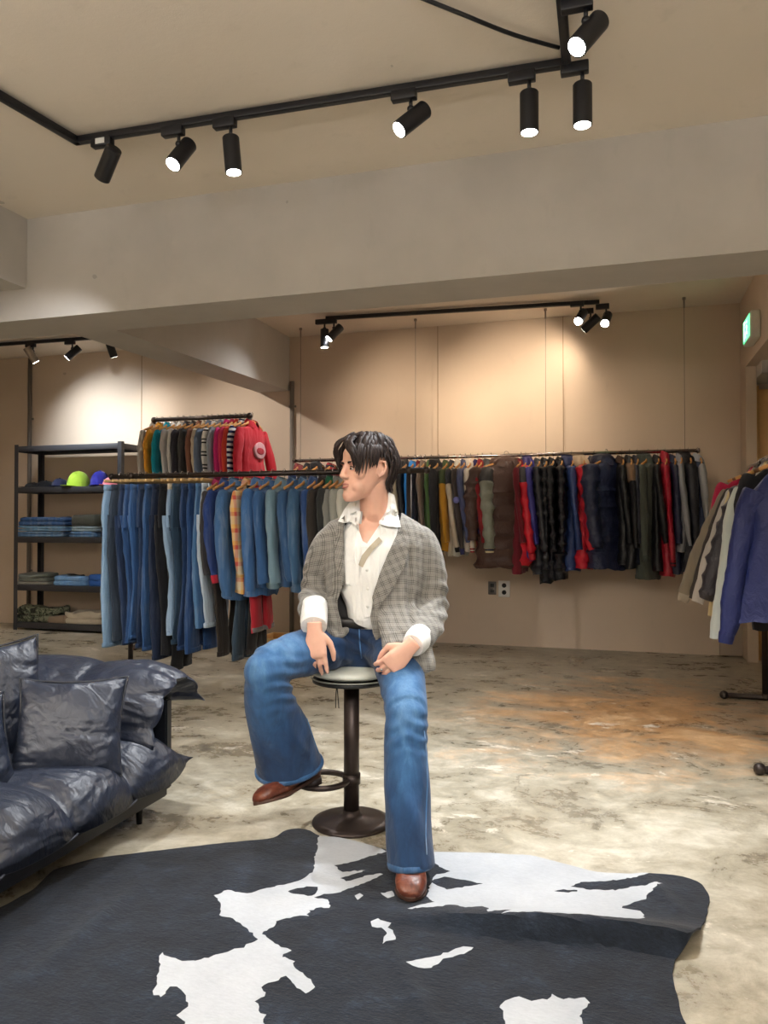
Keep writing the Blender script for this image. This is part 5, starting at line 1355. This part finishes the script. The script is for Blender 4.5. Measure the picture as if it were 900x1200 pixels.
def lock(path, r0, flat=.45, n=14):
    P = catmull(path, n); q = np.linspace(0, 1, n)
    rad = [(r0 * (.55 + .65 * math.sin(min(1, a * 1.5 + .25) * math.pi * .5)) * (1 if a < .6 else max(.12, (1 - (a - .6) / .4 * .88))), 0) for a in q]
    rad = [(a, a * flat) for a, _ in rad]
    c = hp(0, -.006, .01)
    # keep the flat side against the head
    Pw = [hp(*p) for p in P]
    rs = []
    for i, p in enumerate(Pw):
        tg = Pw[min(i + 1, n - 1)] - Pw[max(i - 1, 0)]; tg /= np.linalg.norm(tg)
        out = p - c; out -= tg * (out @ tg); out /= np.linalg.norm(out) + 1e-9; sd = np.cross(tg, out)
        rs.append([tuple(p + sd * rad[i][0] * math.cos(k) + out * rad[i][1] * math.sin(k)) for k in np.linspace(0, 2 * math.pi, 7, endpoint=False)])
    return rs
mL = MB()
J = lambda s: rgh.uniform(-s, s)
part = lambda y: .012 + J(.002)
# crown, sides and back: from the parting over the head and down
for i in range(230):
    ph = rgh.uniform(-math.pi, math.pi)
    a = abs(ph); side = 1 if ph >= 0 else -1
    y0 = .02 + .06 * math.cos(ph) if a < 1.6 else -.03 - .02 * (a - 1.6)
    start = np.array([.010 + side * rgh.uniform(.0, .02), y0 + J(.012), .118 + .008 * math.cos(ph) - abs(y0) * .12])
    if a < .55: continue
    lim = 1.48 if a < 1.05 else (1.38 if a < 1.9 else (1.60 if a < 2.15 else 2.15 + .12 * (a - 2.1)))
    lift = .024 + J(.006); lk_ = rgh.uniform(.86, 1.06)
    pts = [start]
    for q in (.25, .5, .75, 1.0):
        th = lim * lk_ * (q * .86 + .14) * rgh.uniform(.98, 1.02)
        pts.append(scalp(th, ph * (1 + .02 * J(1)) + J(.06) * q, lift * (1 - .35 * q) + (.006 * math.sin(q * 8 + i * 2.4))))
    if a > 2.0: pts[-1] = pts[-1] * np.array([.9, .93, 1]) + np.array([0, -.002, -.012 + J(.008)])
    mL.rings(lock(pts, rgh.uniform(.006, .011)))
# fringe: swept up off the forehead, then falling in curtains on both sides
for i in range(64):
    s = 1 if i % 2 else -1
    q = rgh.random()
    x0 = .010 + s * q * .030; y0 = .060 - q * .012 + J(.004); z0 = .098 + J(.004) - q * .004
    end = [(s * (.046 + .026 * rgh.random()), .086 - .026 * rgh.random(), -.002 + .030 * rgh.random() - (.022 if s > 0 and rgh.random() < .4 else 0))][0]
    w1 = (x0 * .6 + end[0] * .4 + s * .004, .096 + J(.004), .092 + J(.006)); w2 = (x0 * .2 + end[0] * .85 + s * .006, .100 - .012 * rgh.random(), .056 + J(.008))
    mL.rings(lock([(x0 * .6, y0 - .03, .112), (x0, y0 + .012, .117 + J(.004)), w1, w2, end], rgh.uniform(.0045, .0085)))
# temple locks before the ear, nape ends
for i in range(52):
    s = 1 if i % 3 else -1
    yy = .004 + .072 * rgh.random(); kx = math.sqrt(max(.1, 1 - (max(0, yy - .01) / .105) ** 2)); zd = .034 - .066 * rgh.random() ** .8 * (1 if yy > .03 else .6)
    mL.rings(lock([(s * .046, yy * .5, .108), (s * .084 * kx, yy, .074 + J(.006)), (s * .086 * kx, yy + .004, .034), (s * (.0765 + J(.003)) * kx, yy + .006 + J(.006), zd)], rgh.uniform(.0045, .0075)))
for i in range(40):
    ph = rgh.uniform(2.05, 3.14) * (1 if i % 2 else -1)
    p0 = scalp(1.45, ph, .018); p1 = scalp(1.9, ph, .012); p2 = p1 * np.array([.86, .9, 1]) + np.array([0, .004, -.030]); p3 = p2 * np.array([.95, .99, 1]) + np.array([J(.006), -.006 + J(.006), -.032 + J(.012)])
    mL.rings(lock([p0, p1, p2, p3], rgh.uniform(.006, .010)))
lk = stuff(mL.build('hair_locks', HAIR, hair, sharp=None))

# ---------------------------------------------------------------- shirt
def boolean(me, cutters):
    o = bpy.data.objects.new('tmp_a', me); COL.objects.link(o); tmp = [o]
    for c in cutters:
        b = bpy.data.objects.new('tmp_b', c); COL.objects.link(b); tmp.append(b)
        md = o.modifiers.new('b', 'BOOLEAN'); md.operation = 'DIFFERENCE'; md.solver = 'EXACT'; md.object = b
        if me.materials: c.materials.append(LINING_SHADE); md.material_mode = 'TRANSFER'
    dg = bpy.context.evaluated_depsgraph_get(); dg.update()
    res = bpy.data.meshes.new_from_object(o.evaluated_get(dg))
    for x in tmp: bpy.data.objects.remove(x)
    return res
def prism(poly, d0, d1):
    """closed cutter whose outline is given at two distances"""
    n = len(poly); vs = [pp(x, y, d0) for x, y in poly] + [pp(x, y, d1) for x, y in poly]
    fs = [tuple(range(n)), tuple(range(2 * n - 1, n - 1, -1))] + [(i, n + i, n + (i + 1) % n, (i + 1) % n) for i in range(n)]
    me = MB().add(vs, fs).mesh('cut'); bm = bmesh.new(); bm.from_mesh(me); bmesh.ops.recalc_face_normals(bm, faces=bm.faces); bmesh.ops.triangulate(bm, faces=bm.faces); bm.to_mesh(me); bm.free(); return me
mb = MB()
mb.rings([ring_at(438, 606, 2.885, .085, .074), ring_at(438, 620, 2.88, .125, .088), ring_at(437, 640, 2.87, .138, .10), ring_at(434, 670, 2.865, .122, .104), ring_at(432, 692, 2.87, .110, .104), ring_at(434, 708, 2.875, .094, .104), ring_at(434, 724, 2.88, .085, .102), ring_at(434, 734, 2.90, .08, .10)])
mb.tube([pp(440, 622, 2.89), pp(438, 606, 2.885), hp(0, -.03, -.10)], [(.10, .09), (.074, .072), (.064, .064)], 24, ref=(0, 1, 0))
sme = fuse(mb, .005, 4)
v, nn = get_vn(sme); 
d = .0045 * fnoise(v * np.array([1.4, 1, .35]), 30, 5, 2) + .003 * fnoise(v, 38, 9, 2); set_v(sme, v + nn * d[:, None])
sme = boolean(sme, [prism([(411, 575), (414, 596), (419, 616), (425, 634), (430, 637), (440, 622), (452, 604), (459, 592), (459, 560), (411, 560)], 2.55, 2.86), prism([(400, 572), (406, 596), (470, 598), (480, 560), (400, 560)], 2.5, 2.80)])
shirt = link('shirt', sme, WHITE, man, sharp=40)
def patch(poly, targets, off, thick, name, mat, parent, step=2.0, extra=None):
    """a panel of cloth laid on the surface below, outlined as seen from the front"""
    trees = [BVHTree.FromPolygons([tuple(vv.co) for vv in t_.vertices], [tuple(p.vertices) for p in t_.polygons]) for t_ in targets]
    o = []
    for i in range(len(poly)):
        a, b = np.array(poly[i], float), np.array(poly[(i + 1) % len(poly)], float); k = max(1, int(np.linalg.norm(b - a) / step))
        o += [tuple(a + (b - a) * j / k) for j in range(k)]
    O = np.array(o); lo, hi = O.min(0), O.max(0)
    gx, gy = np.meshgrid(np.arange(lo[0], hi[0], step), np.arange(lo[1], hi[1], step)); gx, gy = gx.ravel(), gy.ravel(); k = inside(o, gx, gy)
    allp = [Vector(p) for p in o] + [Vector((x, y)) for x, y in zip(gx[k], gy[k])]
    vo, _, fo, _, _, _ = geo.delaunay_2d_cdt(allp, [(i, (i + 1) % len(o)) for i in range(len(o))], [], 1, 1e-4)
    pos = []; last = 2.8
    ds = []
    for p in vo:
        dv = pdir(p[0], p[1]); best = None
        for tr in trees:
            h_ = tr.ray_cast(EYE, dv)
            if h_[0] is not None and (best is None or h_[3] < best): best = h_[3]
        ds.append(best if best is not None else np.nan)
    ds = np.array(ds); md = np.nanmedian(ds); ds = np.where(np.isnan(ds), md, ds)
    # relax the depth so the panel stays smooth
    adj = [[] for _ in vo]
    for f in fo:
        for i in range(len(f)): adj[f[i]].append(f[(i + 1) % len(f)]); adj[f[(i + 1) % len(f)]].append(f[i])
    for _ in range(4): ds = np.array([min(ds[i], .5 * ds[i] + .5 * np.mean(ds[a])) if a else ds[i] for i, a in enumerate(adj)])
    n = len(vo); V1 = []; V0 = []
    for p, dd in zip(vo, ds):
        dv = pdir(p[0], p[1]); e = off + (extra(p[0], p[1]) if extra else 0)
        V1.append(EYE + dv * (dd - e - thick)); V0.append(EYE + dv * (dd - e))
    fs = [tuple(f) for f in fo] + [tuple(i + n for i in reversed(f)) for f in fo]
    ec = {(f[i], f[(i + 1) % len(f)]) for f in fo for i in range(len(f))}
    fs += [(b, a, a + n, b + n) for a, b in ec if (b, a) not in ec]
    me = MB().add([tuple(x) for x in V1 + V0], fs).mesh(name)
    bm = bmesh.new(); bm.from_mesh(me); bmesh.ops.recalc_face_normals(bm, faces=bm.faces); bm.to_mesh(me); bm.free()
    return link(name, me, mat, parent, sharp=50)
pl = patch([(424, 641), (429, 641), (436, 668), (437, 705), (434, 722), (426, 724), (425, 700), (424, 668)], [sme], .002, .003, 'button_placket', WHITE, shirt)
patch([(444, 629), (448, 634), (437, 645), (430, 655), (425, 665), (420, 662), (424, 651), (433, 640)], [sme], .004, .003, 'shirt_facing', m_fabric((176, 166, 146), .9), shirt)['label'] = 'taupe inner facing of the open shirt front'
patch([(404, 658), (421, 655), (421, 683), (414, 688), (405, 684)], [sme], .001, .003, 'chest_pocket', WHITE, shirt)
for x, y in ((430, 668), (431, 690), (431, 711)):
    h_ = BVHTree.FromPolygons([tuple(vv.co) for vv in sme.vertices], [tuple(p.vertices) for p in sme.polygons]).ray_cast(EYE, pdir(x, y))
    if h_[0] is not None: MB().ell(h_[0] - pdir(x, y) * .006, (.0052, .0024, .0052), nu=12, nv=6).build('shirt_button', m_plain((206, 206, 200), .3), shirt)

# ---------------------------------------------------------------- blazer
mb = MB()
mb.rings([ring_at(439, 598, 2.90, .085, .070), ring_at(439, 606, 2.90, .125, .082), ring_at(439, 613, 2.90, .170, .092, tilt=-.02), ring_at(439, 622, 2.90, .200, .102), ring_at(440, 640, 2.89, .202, .114), ring_at(440, 665, 2.885, .190, .120), ring_at(440, 695, 2.885, .180, .122), ring_at(441, 725, 2.895, .180, .128), ring_at(443, 752, 2.91, .188, .140), ring_at(447, 772, 2.92, .190, .15), ring_at(449, 784, 2.93, .186, .15)])
mb.tube(catmull([pp(398, 626, 2.90), pp(386, 640, 2.90), pp(375, 665, 2.94), pp(370, 700, 2.97)], 12), [(.030, .040), (.050, .058), (.060, .068), (.064, .072), (.065, .072), (.064, .070), (.063, .068), (.062, .066), (.061, .065), (.060, .065), (.060, .064), (.056, .06)], 20, ref=(0, 1, 0))
mb.tube(catmull([pp(370, 696, 2.97), pp(368, 707, 2.88), pp(368, 717, 2.785)], 8), [(.060, .064), (.060, .062), (.058, .060), (.057, .058), (.056, .056), (.055, .054), (.054, .053), (.052, .05)], 20, ref=(0, 0, 1))
mb.tube(catmull([pp(481, 625, 2.90), pp(495, 640, 2.90), pp(504, 672, 2.91), pp(506, 712, 2.92)], 12), [(.030, .040), (.050, .058), (.060, .068), (.064, .072), (.065, .072), (.064, .072), (.063, .071), (.062, .07), (.061, .069), (.060, .068), (.060, .066), (.056, .06)], 20, ref=(0, 1, 0))
mb.tube(catmull([pp(507, 708, 2.93), pp(502, 732, 2.80), pp(490, 749, 2.675)], 9), [(.060, .066), (.060, .066), (.058, .064), (.057, .061), (.056, .058), (.055, .055), (.053, .052), (.051, .05), (.048, .047)], 20, ref=(0, 0, 1))
mb.rings([ring_at(464, 700, 2.815, .07, .03), ring_at(469, 730, 2.745, .080, .030), ring_at(477, 758, 2.69, .088, .030), ring_at(482, 776, 2.668, .086, .028), ring_at(484, 787, 2.664, .080, .022)])
jme = fuse(mb, .0065, 5)
v, nn = get_vn(jme)
def near(P, c, r): return np.exp(-(np.linalg.norm(P - c, axis=1) / r) ** 2)
d = .004 * fnoise(v, 13, 31, 2)
el, er = pp(520, 708, 2.88), pp(358, 700, 2.90)
for c_, r_ in ((el, .11), (er, .10), (pp(500, 735, 2.8), .08)):
    q = v - c_; ph = (q[:, 2] * 1.0 + .45 * np.abs(q[:, 0]) + .35 * q[:, 1]) * 105 + 3.6 * fnoise(v, 12, 41, 2)
    d += .0055 * np.sin(ph) * near(v, c_, r_)
ph = (v[:, 0] * .8 - v[:, 2] * .9) * 60 + 1.5 * fnoise(v, 10, 44, 1); d += .0045 * np.sin(ph) * near(v, pp(475, 720, 2.8), .13)
d -= .012 * np.exp(-((v[:, 0] - pp(481, 690, 2.8)[0] - .02 * (v[:, 2] - .9)) / .010) ** 2) * sstep(.72, .80, v[:, 2]) * (1 - sstep(1.02, 1.06, v[:, 2])) * (v[:, 1] < .16)
set_v(jme, v + nn * d[:, None])
OPEN = [(474, 570), (471, 600), (466, 622), (457, 655), (440, 695), (434, 722), (437, 742), (444, 758), (454, 772), (466, 784), (470, 812), (384, 812), (378, 790), (382, 756), (386, 740), (389, 722), (396, 702), (402, 684), (401, 655), (401, 630), (404, 608), (407, 590), (409, 570)]
LINING_SHADE = m_plain((34, 32, 32), .7)  # dark lining; the shade inside the open front is in its colour
jme.materials.append(GLEN)
jme = boolean(jme, [prism(OPEN, 2.5, 2.86), prism([(393, 570), (393, 601), (404, 607), (412, 604), (460, 604), (476, 600), (479, 570)], 2.5, 2.95)])
jacket_o = link('blazer', jme, None, man, sharp=40)
patch([(467, 622), (476, 632), (474, 640), (480, 644), (474, 662), (460, 690), (440, 716), (436, 700), (445, 672), (455, 648)], [jme, sme], .005, .006, 'lapel', GLEN_R, jacket_o)
patch([(404, 604), (398, 610), (393, 624), (396, 628), (391, 634), (392, 655), (400, 684), (405, 690), (404, 660), (403, 630)], [jme, sme], .005, .006, 'lapel', GLEN_L, jacket_o)
patch([(456, 742), (486, 737), (487, 748), (457, 753)], [jme], .002, .004, 'pocket_flap', GLEN, jacket_o)
# crumpled front hem at his right hip
mb = MB(); mb.tube(catmull([pp(384, 735, 2.80), pp(393, 744, 2.775), pp(402, 741, 2.79), pp(410, 733, 2.82)], 10), [(.012, .010), (.018, .014), (.02, .015), (.018, .014), (.018, .013), (.02, .014), (.018, .012), (.015, .011), (.012, .01), (.008, .006)], 12)
mb.tube(catmull([pp(386, 700, 2.82), pp(388, 720, 2.80), pp(396, 742, 2.785)], 8), [(.03, .016)] * 6 + [(.024, .014), (.016, .012)], 12, ref=(0, 1, 0))
m_ = fuse(mb, .005, 3); link('front_hem', m_, GLEN, jacket_o, sharp=None)
# shirt collar leaves standing over the lapels
patch([(456, 577), (462, 580), (466, 600), (470, 618), (456, 617), (444, 614), (446, 600), (450, 586)], [jme, sme], .012, .004, 'collar_leaf', WHITE, shirt, extra=lambda x, y: .010 * (1 - abs(y - 598) / 25))
patch([(414, 583), (404, 596), (396, 611), (403, 613), (412, 612), (417, 616), (421, 622), (420, 606)], [jme, sme], .017, .004, 'collar_leaf', WHITE, shirt)
mb = MB(); cn = (hp(0, -.03, -.10) * .45 + NB * .55)
n = 26; rs = []
for dz, k_ in ((-.022, 1.08), (.012, 1.0), (.024, 1.0), (.022, 1.10), (-.018, 1.25)):
    rs.append([tuple(cn + np.array([.070 * k_ * math.sin(a), -.066 * k_ * math.cos(a) + .006, dz + .022 * (1 - math.cos(a)) * .5 - .02])) for a in np.linspace(.75, 2 * math.pi - .75, n)])
vs = [p for r in rs for p in r]; fs = [(i * n + j, i * n + j + 1, (i + 1) * n + j + 1, (i + 1) * n + j) for i in range(len(rs) - 1) for j in range(n - 1)]
MB().add(vs, fs).build('collar_band', WHITE, shirt)
# turned-back cuffs
for nm, a, b, r0, r1, r2, sd in (('right', pp(369, 709, 2.80), pp(368, 734, 2.705), .049, .050, .045, 3), ('left', pp(494, 745, 2.70), pp(483, 756, 2.62), .044, .045, .038, 4)):
    ax_ = b - a
    m = MB().tube([a, a + ax_ * .15, a + ax_ * .6, a + ax_ * .95, b, b - ax_ * .04, b - ax_ * .3], [r0 * .96, r0, r1, r2 * 1.04, r2, r2 * .88, r2 * .80], 26)
    me = m.mesh('shirt_cuff'); v, nn = get_vn(me); set_v(me, v + nn * (.004 * fnoise(v, 40, sd, 2))[:, None]); link('shirt_cuff', me, WHITE, shirt)

# ---------------------------------------------------------------- jeans
def m_jeans():
    t = NT('worn_denim'); st = t.noise(t.coord((30, 30, 5)), 1.0, 4, .6, .4); fine = t.noise(t.coord((420, 420, 180)), 1.0, 2); pa = t.noise(t.coord(), 5, 4, .6)
    tc = t.n('ShaderNodeTexCoord'); 
    # wear: pale on top of thighs and knees (an attribute of the cloth itself)
    at = t.n('ShaderNodeAttribute', attribute_name='wear')
    f = t.math('ADD', t.math('ADD', t.math('MULTIPLY', st, .42), t.math('MULTIPLY', pa, .34)), t.math('MULTIPLY', at.outputs['Fac'], .42))
    col = t.ramp(f, [(.28, srgb(14, 38, 68)), (.48, srgb(28, 66, 106)), (.68, srgb(56, 102, 148)), (.95, srgb(112, 154, 192))])
    col = t.mix(t.math('MULTIPLY', fine, .4), col, srgb(30, 62, 104))
    return t.out(col, .88, t.bump(fine, .3, .002, t.bump(t.noise(t.coord((9, 9, 6)), 1.4, 3, .5, .9), .35, .025)), sheen=.12)
JEAN = m_jeans()
mb = MB()
mb.rings([ring_at(424, 722, 2.91, .142, .105), ring_at(424, 738, 2.92, .158, .118), ring_at(424, 754, 2.93, .168, .120), ring_at(425, 770, 2.95, .160, .11), ring_at(425, 780, 2.97, .14, .10)])
mb.tube(catmull([pp(412, 752, 2.92), pp(380, 758, 2.83), pp(345, 768, 2.71), pp(312, 783, 2.61)], 14), [(.095, .078), (.098, .080), (.097, .081), (.095, .082), (.093, .082), (.091, .082), (.089, .082), (.087, .082), (.085, .082), (.083, .081), (.081, .08), (.079, .079), (.077, .078), (.074, .075)], 24, ref=(0, 0, 1))
mb.ell(pp(311, 787, 2.605), (.072, .072, .074), nu=20, nv=14)
mb.tube(catmull([pp(313, 790, 2.61), pp(319, 825, 2.65), pp(330, 862, 2.71), pp(340, 899, 2.775)], 14), [(.072, .074), (.076, .074), (.080, .074), (.084, .074), (.088, .074), (.092, .074), (.096, .075), (.100, .076), (.104, .077), (.108, .078), (.112, .079), (.116, .08), (.119, .08), (.122, .081)], 28, ref=(0, 1, 0))
mb.tube(catmull([pp(446, 752, 2.91), pp(462, 767, 2.80), pp(471, 797, 2.65), pp(476, 834, 2.52)], 14), [(.095, .098), (.098, .098), (.097, .096), (.095, .094), (.092, .092), (.09, .09), (.088, .088), (.086, .086), (.084, .084), (.081, .082), (.078, .08), (.075, .077), (.072, .074), (.070, .072)], 24, ref=(0, 0, 1))
mb.ell(pp(476, 838, 2.52), (.069, .070, .071), nu=20, nv=14)
mb.tube(catmull([pp(476, 838, 2.52), pp(475, 880, 2.50), pp(477, 945, 2.465), pp(481, 1011, 2.43)], 16), [(.068, .070)] + [(.068 + .0035 * (i / 14) , .072 + .036 * (i / 14)) for i in range(15)], 28, ref=(0, 1, 0))
pme = fuse(mb, .006, 4)
v, nn = get_vn(pme)
d = .006 * fnoise(v * np.array([1.2, 1, .5]), 17, 61, 3)
def creases(c, r, amp, dirv, freq, seed):
    q = v - c; ph = (q @ np.array(dirv)) * freq + 2.6 * fnoise(v, 13, seed, 2); return amp * np.sin(ph) * near(v, c, r)
d += creases(pp(348, 802, 2.60), .085, .0075, (-.25, .3, 1), 150, 71)
d += creases(pp(335, 830, 2.6), .06, .002, (-.5, 0, 1), 120, 72)
d += creases(pp(492, 858, 2.45), .06, .006, (.5, 0, 1), 150, 73)
d += creases(pp(455, 822, 2.6), .05, .004, (.7, 0, 1), 150, 74)
d += creases(pp(420, 752, 2.80), .08, .009, (.5, .2, 1), 120, 75)
d += creases(pp(330, 765, 2.62), .08, .004, (.8, .4, .7), 100, 79)
d += creases(pp(460, 860, 2.42), .06, .005, (-.6, 0, 1), 130, 80)
d += creases(pp(385, 765, 2.75), .08, .007, (.9, .3, .5), 110, 76)
d += creases(pp(480, 960, 2.36), .13, .0035, (1, 0, .25), 95, 77)
d += creases(pp(345, 870, 2.70), .13, .0045, (1, 0, .35), 80, 78)
v2 = v + nn * d[:, None]; set_v(pme, v2)
wear = .9 * near(v2, pp(335, 752, 2.62), .11) + .9 * near(v2, pp(474, 800, 2.56), .10) + .8 * near(v2, pp(478, 838, 2.44), .09) + .6 * near(v2, pp(300, 790, 2.54), .08) + .55 * near(v2, pp(478, 900, 2.38), .11) + .4 * near(v2, pp(320, 850, 2.58), .10) - .5 * near(v2, pp(425, 745, 2.8), .07) - .35 * near(v2, pp(345, 840, 2.6), .05)
a_ = pme.attributes.new('wear', 'FLOAT', 'POINT'); a_.data.foreach_set('value', wear.astype(np.float32))
jeans_o = link('jeans', pme, JEAN, man, sharp=45)
# seams, hems and belt
HEMC = m_denim((44, 86, 130), .2)
def hemring(c0, c1, ra, rb, ref):
    ax_ = (c1 - c0) / np.linalg.norm(c1 - c0)
    m = MB().tube([c1 - ax_ * .016, c1 - ax_ * .015, c1 - ax_ * .004, c1 + ax_ * .003], [(ra * .98, rb * .98), (ra * 1.015, rb * 1.015), (ra * 1.025, rb * 1.025), (ra * 1.0, rb * 1.0)], 40, ref=ref); return m.build('leg_hem', HEMC, jeans_o)
hemring(pp(330, 862, 2.71), pp(340, 899, 2.775), .122, .081, (0, 1, 0)); hemring(pp(477, 945, 2.465), pp(481, 1011, 2.43), .0715, .108, (0, 1, 0))
tree = BVHTree.FromPolygons([tuple(x) for x in v2], [tuple(p.vertices) for p in pme.polygons])
def seam_on(pxs, name='side_seam', r=.0022):
    P = []
    for x, y in pxs:
        h_ = tree.ray_cast(EYE, pdir(x, y))
        if h_[0] is not None: P.append(tuple(h_[0] - pdir(x, y) * .0012))
    if len(P) > 2: MB().tube(P, r, 6).build(name, m_denim((70, 118, 168), .5), jeans_o)
seam_on([(346 + i * 1.72, 800 + i * 5.1) for i in range(17)]); seam_on([(497 + 2 * math.sin(i * .3) + i * .25, 855 + i * 8) for i in range(19)]); seam_on([(421 + .12 * i * i / 6, 735 + i * 3) for i in range(13)], 'fly_seam')
mb = MB(); mb.rings([[(p[0], p[1], p[2] + .0) for p in ring_at(424, 721, 2.91, .146, .110)], ring_at(424, 722, 2.91, .150, .114), ring_at(424, 731, 2.915, .156, .119), ring_at(424, 732, 2.915, .150, .113)])
mb.build('belt', m_plain((22, 20, 20), .45), jeans_o)

# ---------------------------------------------------------------- boots
def m_boot():
    t = NT('boot_leather'); f = t.noise(t.coord(), 16, 5, .65, .8); g = t.noise(t.coord((20, 60, 20)), 1.0, 3)
    col = t.ramp(f, [(.3, srgb(50, 24, 18)), (.5, srgb(98, 50, 36)), (.68, srgb(138, 78, 54)), (.85, srgb(168, 112, 84))])
    return t.out(col, .36, t.bump(g, .35, .006, t.bump(f, .25, .01)), spec=.55)
BOOT = m_boot(); SOLE = m_plain((70, 44, 32), .6); HEEL = m_plain((40, 26, 20), .55)
def boot(heel, toe, upv, label):
    heel, toe = np.array(heel), np.array(toe); f = toe - heel; L = np.linalg.norm(f); f /= L
    u_ = np.array(upv, float); u_ -= f * (u_ @ f); u_ /= np.linalg.norm(u_); s_ = np.cross(f, u_)
    q = lambda x, y, z: tuple(heel + s_ * x + f * y * L + u_ * z)
    mb = MB(); rs = []
    for y, hw, h_, z0 in ((-.01, .012, .055, .024), (.01, .026, .075, .024), (.08, .033, .105, .022), (.2, .034, .112, .020), (.32, .034, .098, .018), (.45, .039, .088, .013), (.6, .045, .074, .009), (.74, .048, .066, .008), (.86, .045, .058, .008), (.94, .036, .046, .008), (.985, .024, .034, .010), (1.0, .012, .024, .012)):
        rs.append([q(hw * math.copysign(abs(math.cos(a)) ** .85, math.cos(a)), y, z0 + (h_ - z0) * (.5 + .5 * math.copysign(abs(math.sin(a)) ** .8, math.sin(a)))) for a in np.linspace(0, 2 * math.pi, 26, endpoint=False)])
    mb.rings(rs)
    mb.tube([q(0, .17, .06), q(0, .165, .12), q(0, .16, .18)], [(.036, .046), (.036, .046), (.038, .048)], 22, ref=tuple(f))
    me = fuse(mb, .004, 5); v, nn = get_vn(me)
    P = np.column_stack([(v - heel) @ s_, (v - heel) @ f / L, (v - heel) @ u_])
    dd = -.003 * np.exp(-((P[:, 1] - .52 - .05 * np.sin(P[:, 0] * 60)) / .018) ** 2) - .0025 * np.exp(-((P[:, 1] - .58) / .014) ** 2) - .0025 * np.exp(-((P[:, 1] - .46) / .016) ** 2)
    set_v(me, v + nn * (dd * (P[:, 2] > .03) + .0012 * fnoise(v, 40, 3, 2))[:, None])
    b = link('boot', me, BOOT, man, sharp=None); b['label'] = label
    mb = MB(); n = 40; out = []
    for k in range(n):
        a = 2 * math.pi * k / n
        y = .5 + .515 * math.cos(a); hw = np.interp(y, [-.02, .1, .3, .5, .72, .9, 1.02], [.016, .036, .036, .040, .051, .045, .018]); out.append((hw * math.copysign(1, math.sin(a)) * abs(math.sin(a)) ** .35, y))
    zf = lambda y: np.interp(y, [0, .25, .42, .6, 1], [.022, .020, .010, .0, .006])
    mb.rings([[q(x * k, y, zf(y) + dz) for x, y in out] for dz, k in ((.0, .97), (.002, 1.0), (.009, 1.0), (.011, .96))]); mb.build('sole', SOLE, b)
    mb = MB(); hp_ = [(.036 * math.cos(a) * (1 if abs(math.cos(a)) < .9 else 1), .11 + (.12 if math.sin(a) > 0 else .12) * math.sin(a)) for a in np.linspace(0, 2 * math.pi, 24, endpoint=False)]
    mb.rings([[q(x * k, .11 + (y - .11) * k, z_) for x, y in hp_] for z_, k in ((.0, .90), (.022, 1.0))]); mb.build('heel', HEEL, b)
    return b
boot(pp(482, 1036, 2.525) * np.array([1, 1, 0]) + np.array([0, 0, .012]), pp(481, 1062, 2.275) * np.array([1, 1, 0]) + np.array([0, 0, .012]), (0, 0, 1), 'scuffed brown leather boot flat on the hide rug')
boot(pp(376, 916, 2.85), pp(301, 944, 2.66), (-.30, .10, .9), 'brown leather boot with its heel hooked on the foot ring')
